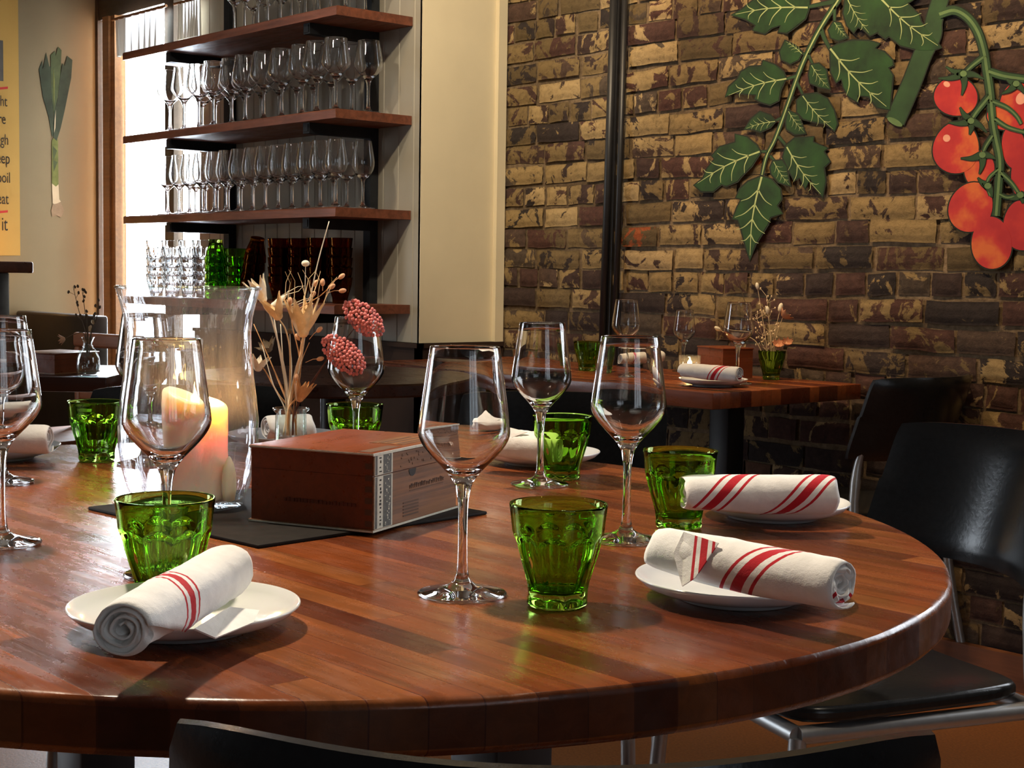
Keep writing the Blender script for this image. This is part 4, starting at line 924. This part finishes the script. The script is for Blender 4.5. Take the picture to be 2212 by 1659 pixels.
for s, xr, yb, h, m_, q in (('d', 13, 176, 66, 'ink_grey', .75), ('ught', 16, 230, 17, 'ink', .6), ('are', 13, 268, 17, 'ink', .6), ('ough', 19, 313, 17, 'ink', .6), ('keep', 22, 354, 18, 'ink', .6), ('d spoil', 23, 395, 17, 'ink', .6), ('beat', 19, 441, 18, 'ink', .6), ('e it', 17, 498, 22, 'ink', .6)): text(s, xr, yb, h, m_, q)
for y in (190, 457): lp([(-200, (y + 5) * 2.858), (17 * 2.858, (y - 3) * 2.858), (17 * 2.858, (y + 2) * 2.858), (-200, (y + 10) * 2.858)], 'red_rule', 'ink_red', .0022, pt, 2.858, po)
# black conduit down the brick
t = thing('wall_conduit', 'pair of black steel conduits running down the brick wall', 'conduit', (PY(1340, 0, YB).x, YB - .02, 0)); co = Vector(t.location)
for a, b, r, nm in (((1328, -60), (1300, 800), .013, 'pipe'), ((1352, -60), (1326, 800), .010, 'pipe')):
    obj(nm, tube([PY(*a, YB - .026) - co, PY(*b, YB - .026) - co], r, 14), 'black_metal', t, True)
obj('back_plate', tube([PY(1340, -60, YB - .012) - co, PY(1313, 800, YB - .012) - co], .012, 4), 'black_metal', t)

# ================================================================== chairs
def make_chair(label, loc, rz, group='black padded metal chairs'):
    """local: sitter looks to -Y, backrest at +Y"""
    t = thing('dining_chair', label, 'chair', loc, rz, group)
    V, Fc = [], []; nx, ny = 18, 16; w, d = .205, .205
    def seat_pt(u, v, top):
        x, y = (u * 2 - 1), (v * 2 - 1); k = .86 + .14 * v
        e = 1 - max(abs(x), abs(y)) ** 6; cx_ = math.copysign(abs(x) ** 1.0, x) * (1 - .10 * abs(y) ** 6); cy_ = y * (1 - .10 * abs(x) ** 6)
        z = (.462 - .006 * (1 - x * x) + .010 * max(0, e) - .006) if top else .435
        return Vector((cx_ * w * (1.03 - .06 * v if True else 1), cy_ * d, z))
    for top in (1, 0):
        for j in range(ny + 1):
            for i in range(nx + 1): V.append(seat_pt(i / nx, j / ny, top))
    m = (nx + 1) * (ny + 1)
    for j in range(ny):
        for i in range(nx):
            a = j * (nx + 1) + i; Fc.append((a, a + 1, a + nx + 2, a + nx + 1)); Fc.append((m + a, m + a + nx + 1, m + a + nx + 2, m + a + 1))
    bd = [i for i in range(nx + 1)] + [j * (nx + 1) + nx for j in range(1, ny + 1)] + [ny * (nx + 1) + i for i in range(nx - 1, -1, -1)] + [j * (nx + 1) for j in range(ny - 1, 0, -1)]
    for i, a in enumerate(bd): b = bd[(i + 1) % len(bd)]; Fc.append((a, m + a, m + b, b))
    s_ = obj('seat', (V, Fc), 'black_leather', t, 60); bv = s_.modifiers.new('b', 'BEVEL'); bv.width = .007; bv.segments = 3; bv.limit_method = 'ANGLE'; bv.angle_limit = .9
    # curved back pad
    V, Fc = [], []; nx, nz = 24, 14; w, z0, z1, th_ = .208, .588, .800, .034
    for s in (0, 1):
        for j in range(nz + 1):
            for i in range(nx + 1):
                x, v = (i / nx * 2 - 1), j / nz; e = max(abs(x), abs(v * 2 - 1)); z = z0 + (z1 - z0) * v
                y = .265 + .075 * (z - z0) / (z1 - z0) - .085 * x * x; th2 = th_ * (1 - .75 * e ** 8)
                rx_ = x * w * (1 - .035 * abs(v * 2 - 1) ** 8); V.append(Vector((rx_, y + (th2 / 2 if s else -th2 / 2), z - .006 * abs(x) ** 8 * (1 if v > .5 else -1))))
    m = (nx + 1) * (nz + 1)
    for j in range(nz):
        for i in range(nx): a = j * (nx + 1) + i; Fc.append((a, a + 1, a + nx + 2, a + nx + 1)); Fc.append((m + a, m + a + nx + 1, m + a + nx + 2, m + a + 1))
    bd = [i for i in range(nx + 1)] + [j * (nx + 1) + nx for j in range(1, nz + 1)] + [nz * (nx + 1) + i for i in range(nx - 1, -1, -1)] + [j * (nx + 1) for j in range(nz - 1, 0, -1)]
    for i, a in enumerate(bd): b = bd[(i + 1) % len(bd)]; Fc.append((a, b, m + b, m + a))
    obj('backrest', (V, Fc), 'black_leather', t, 50)
    for sx in (-1, 1):
        obj('leg', cat_(tube([(sx * .19, -.19, .415), (sx * .198, -.205, .2), (sx * .205, -.215, .012)], .0125, 14), tube([(sx * .205, -.215, 0), (sx * .205, -.215, .02)], .0145, 14)), 'silver_paint', t)
        obj('leg', cat_(tube(spline([(sx * .205, .285, .012), (sx * .198, .235, .24), (sx * .195, .205, .43), (sx * .190, .200, .52), (sx * .180, .205, .60), (sx * .170, .240, .675)], 5), [.0125] * 17 + [.0115, .0105, .0095, .0088, .0082, .008, .008, .008, .008], 14), tube([(sx * .205, .285, 0), (sx * .205, .285, .02)], .0145, 14)), 'silver_paint', t)
    fr = [Vector(p) for p in ((-.19, -.19, .418), (.19, -.19, .418), (.196, .205, .418), (-.196, .205, .418))]
    obj('seat_frame', cat_(*[tube([fr[i], fr[(i + 1) % 4]], .013, 12) for i in range(4)]), 'silver_paint', t)
    return t
def chair_at(l, face, label, first=None):
    p = lv(*l); f = lv(*face); rz = math.atan2(f.y, f.x) + PI / 2
    return dup(first, label, p, rz, 'black padded metal chairs') if first else make_chair(label, p, rz)
ch = chair_at((.026, 1.028), (0, 1), 'black padded chair seen from behind, its curved back at the bottom picture edge')
chair_at((.50, 2.21), (-.931, -.369), 'black padded chair with silver frame, pulled up on the right of the round table', ch)
chair_at((.05, 2.66), (-.2, -1), 'black padded chair on the far side of the round table, behind the green tumbler', ch)
chair_at((-.60, 2.70), (.12, -1), 'black padded chair on the far side of the round table, behind the hurricane vase', ch)
chair_at((.86, 3.90), (-SA * 0 - .659, .752), 'black padded chair at the right end of the table by the brick wall', ch)

# ================================================================== table by the brick wall
X1, Y0 = -2.42, 2.785
t = thing('wall_table', 'rectangular reddish butcher-block table standing against the brick wall', 'table', ((X1 - 3.90) / 2, (Y0 + YB - .03) / 2, 0)); org = Vector(t.location)
lx, ly = X1 + 3.90, YB - .03 - Y0
obj('tabletop', mv(rbox(lx, ly, .042, .003, 2), 0, 0, TZ - .042), 'far_table_wood', t)
for sx in (-1, 1):
    obj('leg', mv(rbox(.07, .07, TZ - .042 - .02, .005, 2), sx * lx * .32, .06, .02), 'black_metal', t); obj('foot_plate', mv(rbox(.4, .4, .02, .005, 2), sx * lx * .32, .06, 0), 'black_metal', t)
WT = 'wine glasses on the table by the brick wall'
for p, lab in (((1350, 815), 'clear wine glass by the brick wall, nearest the black conduits'), ((1592, 829), 'clear wine glass in front of the wooden box on the brick-wall table'), ((1476, 803), 'dim clear wine glass close to the bricks on the brick-wall table')):
    dup(wg0, lab, PZ(*p), 0, WT, None, (.85, .85, .85) if p[0] == 1476 else None)
tumbler(TG, 'dark green tumbler at the left end of the table by the brick wall', PZ(1268, 801), None, .3)
tumbler(TG, 'green tumbler holding dried flowers on the table by the brick wall', PZ(1666, 820), None, .3, 0, .92)
plate('white side plate at the front of the brick-wall table', PZ(1540, 834), 'side plates on the brick-wall table'); a, b = axis_pts((1474, 800), (1598, 808), TZ + .0455); napkin('rolled_napkin', 'white rolled napkin with red stripes at the front of the brick-wall table', a, b, .0215, 'cloth_d', 'rolled napkins on the brick-wall table', seed=31)
plate('white side plate behind a wine glass near the wall on the brick-wall table', PZ(1372, 790), 'side plates on the brick-wall table'); a, b = axis_pts((1322, 775), (1427, 769), TZ + .0455); napkin('rolled_napkin', 'cream rolled napkin near the bricks, seen through a wine glass in front', a, b, .0200, 'cloth_d', 'rolled napkins on the brick-wall table', seed=35)
bA = PZ(1560, 820); e1 = lv(-.72, .69) * .155; e2 = lv(.93, .36) * .10
wood_box('small plain reddish wooden box against the bricks on the brick-wall table', bA, bA + e1, bA + e2, .088, False)
tl = PZ(1489, 822); t = thing('tealight_holder', 'small clear glass cup with a burning tea light beside the brick-wall table box', 'candle holder', tl); t.scale = (1.1, 1.1, 1.35)
obj('glass_cup', lathe([(0, 0), (0, .022), (.003, .025), (.03, .0265), (.052, .0275), (.052, .0258), (.03, .0248), (.006, .0225), (.005, 0)], 32), 'hurricane_glass', t, True)
obj('wax', lathe([(.0055, 0), (.0055, .018), (.024, .0185), (.024, 0)], 24), 'candle_wax', t, 40); obj('flame', mv(lathe([(0, 0), (.003, .003), (.008, .0042), (.014, .0032), (.02, .001), (.023, 0)], 14), 0, 0, .026), 'flame', t, True)
TL = tl + Vector((0, 0, .05))
# dried flowers in that tumbler
F2 = 'dried flowers in the tumbler on the brick-wall table'; D2 = depth(PZ(1666, 820)); U2 = D2 / FPX
for px, lab, head, mat in (([(1662, 800), (1655, 740), (1646, 680), (1636, 618)], 'tall pale bud stem in the wall-table tumbler, the highest of the bunch', lambda P, S_: blob(P[-1], 4 * U2, 8, 8 * U2, tip(S_)), 'straw_pale'),
        ([(1664, 800), (1666, 740), (1658, 670)], 'pale bud stem in the middle of the wall-table bunch', lambda P, S_: blob(P[-1], 4.5 * U2, 8, 9 * U2, tip(S_)), 'straw_pale'),
        ([(1668, 800), (1672, 730), (1686, 665)], 'long-tipped pale pod leaning right in the wall-table bunch', lambda P, S_: blob(P[-1], 5.5 * U2, 8, 11 * U2, tip(S_)), 'straw_pale'),
        ([(1668, 800), (1676, 730), (1692, 682)], 'apricot dried flower leaning right in the wall-table bunch', lambda P, S_: pod(P[-1] - tip(S_) * .004, tip(S_) + RW * .6, 14 * U2, 13 * U2, 9, False, 41), 'apricot'),
        ([(1668, 800), (1672, 770), (1680, 742)], 'low apricot flower over the tumbler rim, left of its pair', lambda P, S_: pod(P[-1] - UW * .008, UW - FW, 12 * U2, 10 * U2, 9, False, 42), 'apricot'),
        ([(1670, 800), (1680, 765), (1700, 738)], 'low apricot flower over the tumbler rim, right of its pair', lambda P, S_: pod(P[-1] - UW * .008, UW - FW, 12 * U2, 9 * U2, 9, False, 43), 'apricot'),
        ([(1660, 800), (1640, 730), (1605, 640), (1590, 602)], 'thin dark grass blade arching left in the wall-table bunch', None, 'dry_brown'),
        ([(1660, 800), (1630, 735), (1575, 722), (1550, 710)], 'pale bud on a stem stretching far left behind the wine glass', lambda P, S_: blob(P[-1], 4.5 * U2, 8, 8 * U2, tip(S_)), 'straw_pale')):
    stem_thing(lab, px, D2, D2 - .01, .0013, 'straw' if head else 'dry_brown', [head] if head else [], mat, 'seed_head', 'dried_flower', F2)
def spray(px, seed, lab):
    rn = random.Random(seed)
    def f(P, S_):
        out = []
        for k in range(26):
            q = S_[int(len(S_) * rn.uniform(.35, .98))]; e = q + RW * rn.uniform(-22, 22) * U2 + UW * rn.uniform(-4, 18) * U2 + FW * rn.uniform(-.02, .02); out.append(tube([q, e], .0005, 4)); out.append(blob(e, 1.9 * U2, 6, 2.8 * U2, UW))
        return cat_(*out)
    stem_thing(lab, px, D2 + .01, D2 + .01, .0009, 'straw', [f], 'straw', 'seed_head', 'dried_flower', F2)
spray([(1662, 800), (1650, 735), (1632, 680)], 4, 'airy golden seed spray on the left of the wall-table bunch'); spray([(1664, 800), (1664, 730), (1656, 640)], 6, 'airy golden seed spray in the middle of the wall-table bunch')

# ================================================================== left background: booth, table with box and vase, wooden chair, bar ledge
t = thing('booth_panel', 'dark brown booth back standing against the tan wall below the leek', 'bench', (-5.99, 2.70, 0))
obj('back_panel', mv(rbox(.76, .07, .845, .012, 3), 0, 0, 0), 'bench_brown', t); obj('bench_seat', mv(rbox(.76, .34, .10, .015, 3), 0, .19, .38), 'bench_brown', t); obj('bench_base', mv(rbox(.72, .28, .38, .01, 2), 0, .18, 0), 'bench_brown', t)
lt = (PZ(60, 824) + PZ(285, 822)) / 2; tx = PZ(275, 812)
tx = lv(-1.515, 4.13); t = thing('side_table', 'dark wooden table at the far left carrying a flat box and a bud vase', 'table', tx, math.atan2(SA, CA))
obj('tabletop', mv(rbox(.90, .50, .04, .004, 2), 0, 0, TZ - .04), 'dark_table_wood', t); obj('leg', mv(rbox(.08, .08, TZ - .06, .005, 2), 0, 0, .02), 'black_metal', t); obj('foot_plate', mv(rbox(.42, .42, .02, .005, 2), 0, 0, 0), 'black_metal', t)
bA = PZ(118, 809); e1 = PZ(-20, 800) - bA; e2 = PZ(232, 801) - bA; e2.z = e1.z = 0
wood_box('flat reddish wooden box on the far left table, behind the bud vase', bA, bA + Vector((-e2.y, e2.x, 0)).normalized() * .15, bA + e2.normalized() * .17, .056, False)
vb2 = PZ(190, 812); Sv = depth(vb2) / FPX
o = obj('bud_vase', lathe([(0, 0), (0, 18 * Sv), (.003, 23 * Sv), (22 * Sv, 25 * Sv), (40 * Sv, 24 * Sv), (52 * Sv, 19 * Sv), (62 * Sv, 11 * Sv), (72 * Sv, 9 * Sv), (80 * Sv, 12 * Sv), (84 * Sv, 15 * Sv), (84 * Sv, 13 * Sv), (72 * Sv, 7 * Sv), (62 * Sv, 9 * Sv), (50 * Sv, 17 * Sv), (38 * Sv, 22 * Sv), (20 * Sv, 23 * Sv), (.006, 18 * Sv), (.006, 0)], 40), 'tint_glass', None, True, vb2)
tag(o, 'round-bellied clear bud vase with dried stems on the far left table', 'vase')
F3 = 'dried flowers in the far left bud vase'; D3 = depth(vb2); U3 = Sv
def buds(seed, spread, cnt, r=2.6):
    def f(P, S_):
        rn = random.Random(seed); out = []
        for k in range(cnt):
            q = S_[int(len(S_) * rn.uniform(.45, .99))]; e = q + RW * rn.uniform(-spread, spread) * U3 + UW * rn.uniform(0, 14) * U3; out.append(tube([q, e], .0005, 4)); out.append(blob(e, r * U3, 6, r * 1.5 * U3, UW + RW * rn.uniform(-.6, .6)))
        return cat_(*out)
    return f
for px, lab, h, mat in (([(190, 770), (184, 715), (170, 670), (158, 620)], 'brown budded sprig leaning left in the far left vase', buds(1, 14, 12), 'dry_brown'), ([(190, 770), (188, 715), (182, 660), (178, 632)], 'thin sprig with a dark seed in the far left vase', buds(2, 8, 5), 'dry_brown'),
        ([(190, 770), (190, 715), (188, 690), (186, 668)], 'short pale stalk in the far left vase', None, 'straw'), ([(192, 770), (198, 715), (208, 690), (214, 650)], 'sprig leaning right across the window frame in the far left vase', buds(3, 6, 6), 'dry_brown'),
        ([(192, 770), (196, 720), (204, 700)], 'curled pale leaf stalk in the far left vase', buds(4, 4, 4, 3.4), 'straw'), ([(188, 770), (182, 722), (160, 722), (140, 732)], 'drooping pinkish dried bloom left of the far left vase', lambda P, S_: pod(P[-1], -RW - UW * .2, 12 * U3, 8 * U3, 7, False, 50), 'bud_peach')):
    stem_thing(lab, px, D3, D3 + .01, .0011, 'dry_brown', [h] if h else [], mat, 'seed_head', 'dried_flower', F3)
# wooden chair in front of the window: only its top rail and posts show
cp = PD(236, 735, 5.3); t = thing('wooden_chair', 'brown wooden chair whose top rail shows in front of the bright window', 'chair', (cp.x, cp.y, 0), .15)
zr = cp.z
obj('top_rail', mv(rbox(.42, .028, .052, .01, 3), 0, 0, zr - .03), 'brown_trim', t)
for sx in (-1, 1): obj('leg', mv(rbox(.03, .03, zr - .03, .006, 2), sx * .185, 0, 0), 'brown_trim', t); obj('leg', mv(rbox(.03, .03, .44, .006, 2), sx * .185, -.38, 0), 'brown_trim', t)
obj('seat', mv(rbox(.42, .42, .03, .008, 2), 0, -.19, .43), 'brown_trim', t); obj('mid_rail', mv(rbox(.36, .02, .04, .006, 2), 0, 0, zr - .22), 'brown_trim', t)
# high bar ledge below the poster
D5 = 5.9; q = PD(49, 568, D5); t = thing('bar_table', 'high dark brown ledge under the yellow poster at the left picture edge', 'table', (q.x - .22, q.y - .22, 0))
obj('tabletop', mv(xf(rbox(.62, .40, .045, .008, 3), Matrix.Rotation(math.atan2(RW.y, RW.x) + .42, 4, 'Z')), 0, 0, q.z - .04), 'dark_table_wood', t)
pl = PD(-4, 700, D5 + .1); obj('leg', mv(rbox(.07, .07, q.z - .04, .006, 2), pl.x - t.location.x, pl.y - t.location.y, 0), 'black_metal', t)
obj('foot_plate', mv(rbox(.36, .36, .02, .005, 2), pl.x - t.location.x, pl.y - t.location.y, 0), 'black_metal', t)
# dark round table in front of the shelves
p = lv(-.50, 4.13); t = thing('pedestal_table', 'dark brown round table in front of the shelves, behind the pink dried flowers', 'table', (p.x, p.y, 0))
obj('tabletop', lathe([(TZ - .035, 0), (TZ - .035, .40), (TZ - .03, .405), (TZ - .005, .405), (TZ, .40), (TZ, 0)], 72), 'dark_table_wood', t, 30); obj('leg', lathe([(.02, .035), (TZ - .036, .035)], 20), 'black_metal', t); obj('foot_plate', lathe([(0, 0), (0, .24), (.02, .235), (.02, 0)], 40), 'black_metal', t, 30)

# ================================================================== light
def area(name, loc, look, sx, sy, power, col):
    l = bpy.data.lights.new(name, 'AREA'); l.shape = 'RECTANGLE'; l.size = sx; l.size_y = sy; l.energy = power; l.color = col
    o = bpy.data.objects.new(name, l); C.objects.link(o); o.location = loc; o.rotation_euler = Vector(look).to_track_quat('-Z', 'Y').to_euler(); return o
def spot(name, loc, target, power, col, ang, rad=.05, blend=.5):
    l = bpy.data.lights.new(name, 'SPOT'); l.energy = power; l.color = col; l.spot_size = math.radians(ang); l.spot_blend = blend; l.shadow_soft_size = rad
    o = bpy.data.objects.new(name, l); C.objects.link(o); o.location = loc; o.rotation_euler = (Vector(target) - Vector(loc)).to_track_quat('-Z', 'Y').to_euler(); return o
def point(name, loc, power, col, rad):
    l = bpy.data.lights.new(name, 'POINT'); l.energy = power; l.color = col; l.shadow_soft_size = rad
    o = bpy.data.objects.new(name, l); C.objects.link(o); o.location = loc; return o
xm = (XL + x430) / 2
area('daylight_window_1', (-6.75, 3.48, 1.5), (.886, -.463, -.02), 1.1, 2.8, 780, (.86, .93, 1.0))
area('daylight_window_2', (XL - .35, -.8, 1.35), (1, .1, 0), 1.5, 2.7, 170, (.86, .93, 1.0))
area('front_fill_light', (3.4, -.3, 1.7), (-1, 0, -.1), 1.8, 2.0, 9, (.90, .95, 1.0))  # added fill from behind the camera, shining in through the unseen front window
area('daylight_window_4', ((W4[0] + W4[1]) / 2, YB + .45, 1.8), (0, -1, 0), 1.5, 1.5, 55, (.93, .96, 1.0))
WARM = (1.0, .72, .42)
for i, (x, tz, pw) in enumerate(((-3.5, 1.6, 24), (-2.75, 1.6, 75), (-2.0, 1.5, 58), (-1.2, 1.4, 24))):
    spot('ceiling_spot', (x, YB - .95, ZC - .12), (x - .05, YB, tz), pw, WARM, 75, .04, .8)
lp_ = lv(-.75, 1.95); spot('pendant_lamp', (lp_.x, lp_.y, 2.45), (lv(-.1, 1.5).x, lv(-.1, 1.5).y, TZ), 165, (1.0, .84, .64), 58, .05, .5)
lp_ = lv(.9, 1.2); spot('pendant_lamp', (lp_.x, lp_.y, 2.7), (lv(.2, 1.6).x, lv(.2, 1.6).y, TZ), 30, (1.0, .84, .64), 50, .08, .6)
spot('return_wall_spot', (-2.5, 2.0, ZC - .12), (XR, 3.25, 1.6), 110, (1.0, .88, .66), 44, .05, .8)
spot('pendant_lamp', (-3.0, 2.95, 2.5), (-2.9, 3.1, TZ), 34, (1.0, .74, .46), 50, .05, .6)
spot('shelf_spot', (-3.1, .9, ZC - .12), (-4.7, YS - .1, 1.3), 70, (1.0, .88, .70), 52, .045, .8)
point('candle_light', FLAME, 5.0, (1.0, .50, .16), .008)
point('tealight_light', TL, .25, (1.0, .5, .16), .006)
point('ledge_lamp', PD(-34, 535, 6.25), 1.6, (1.0, .5, .12), .012)
for o_ in bpy.data.objects:
    if o_.type == 'LIGHT': o_.visible_camera = True
wd = bpy.data.worlds.new('World'); bpy.context.scene.world = wd; wd.use_nodes = True
bg = wd.node_tree.nodes['Background']; bg.inputs[0].default_value = (.80, .90, 1.0, 1); bg.inputs[1].default_value = 1.0
# ================================================================== camera
cam = bpy.data.cameras.new('camera'); co_ = bpy.data.objects.new('camera', cam); C.objects.link(co_)
co_.matrix_world = Matrix.Translation(EYE) @ Matrix((RW, UW, -FW)).transposed().to_4x4()
cam.sensor_width = 36; cam.lens = 36 * FPX / 2212; cam.clip_start = .05; cam.clip_end = 60
sc = bpy.context.scene; sc.camera = co_
sc.view_settings.view_transform = 'Standard'; sc.view_settings.look = 'None'; sc.view_settings.gamma = 1; sc.view_settings.use_curve_mapping = False
sc.view_settings.exposure = 0.25
cy = sc.cycles
cy.max_bounces = 20; cy.transmission_bounces = 20; cy.glossy_bounces = 6; cy.diffuse_bounces = 4; cy.transparent_max_bounces = 24; cy.sample_clamp_indirect = 6.0; cy.use_denoising = True
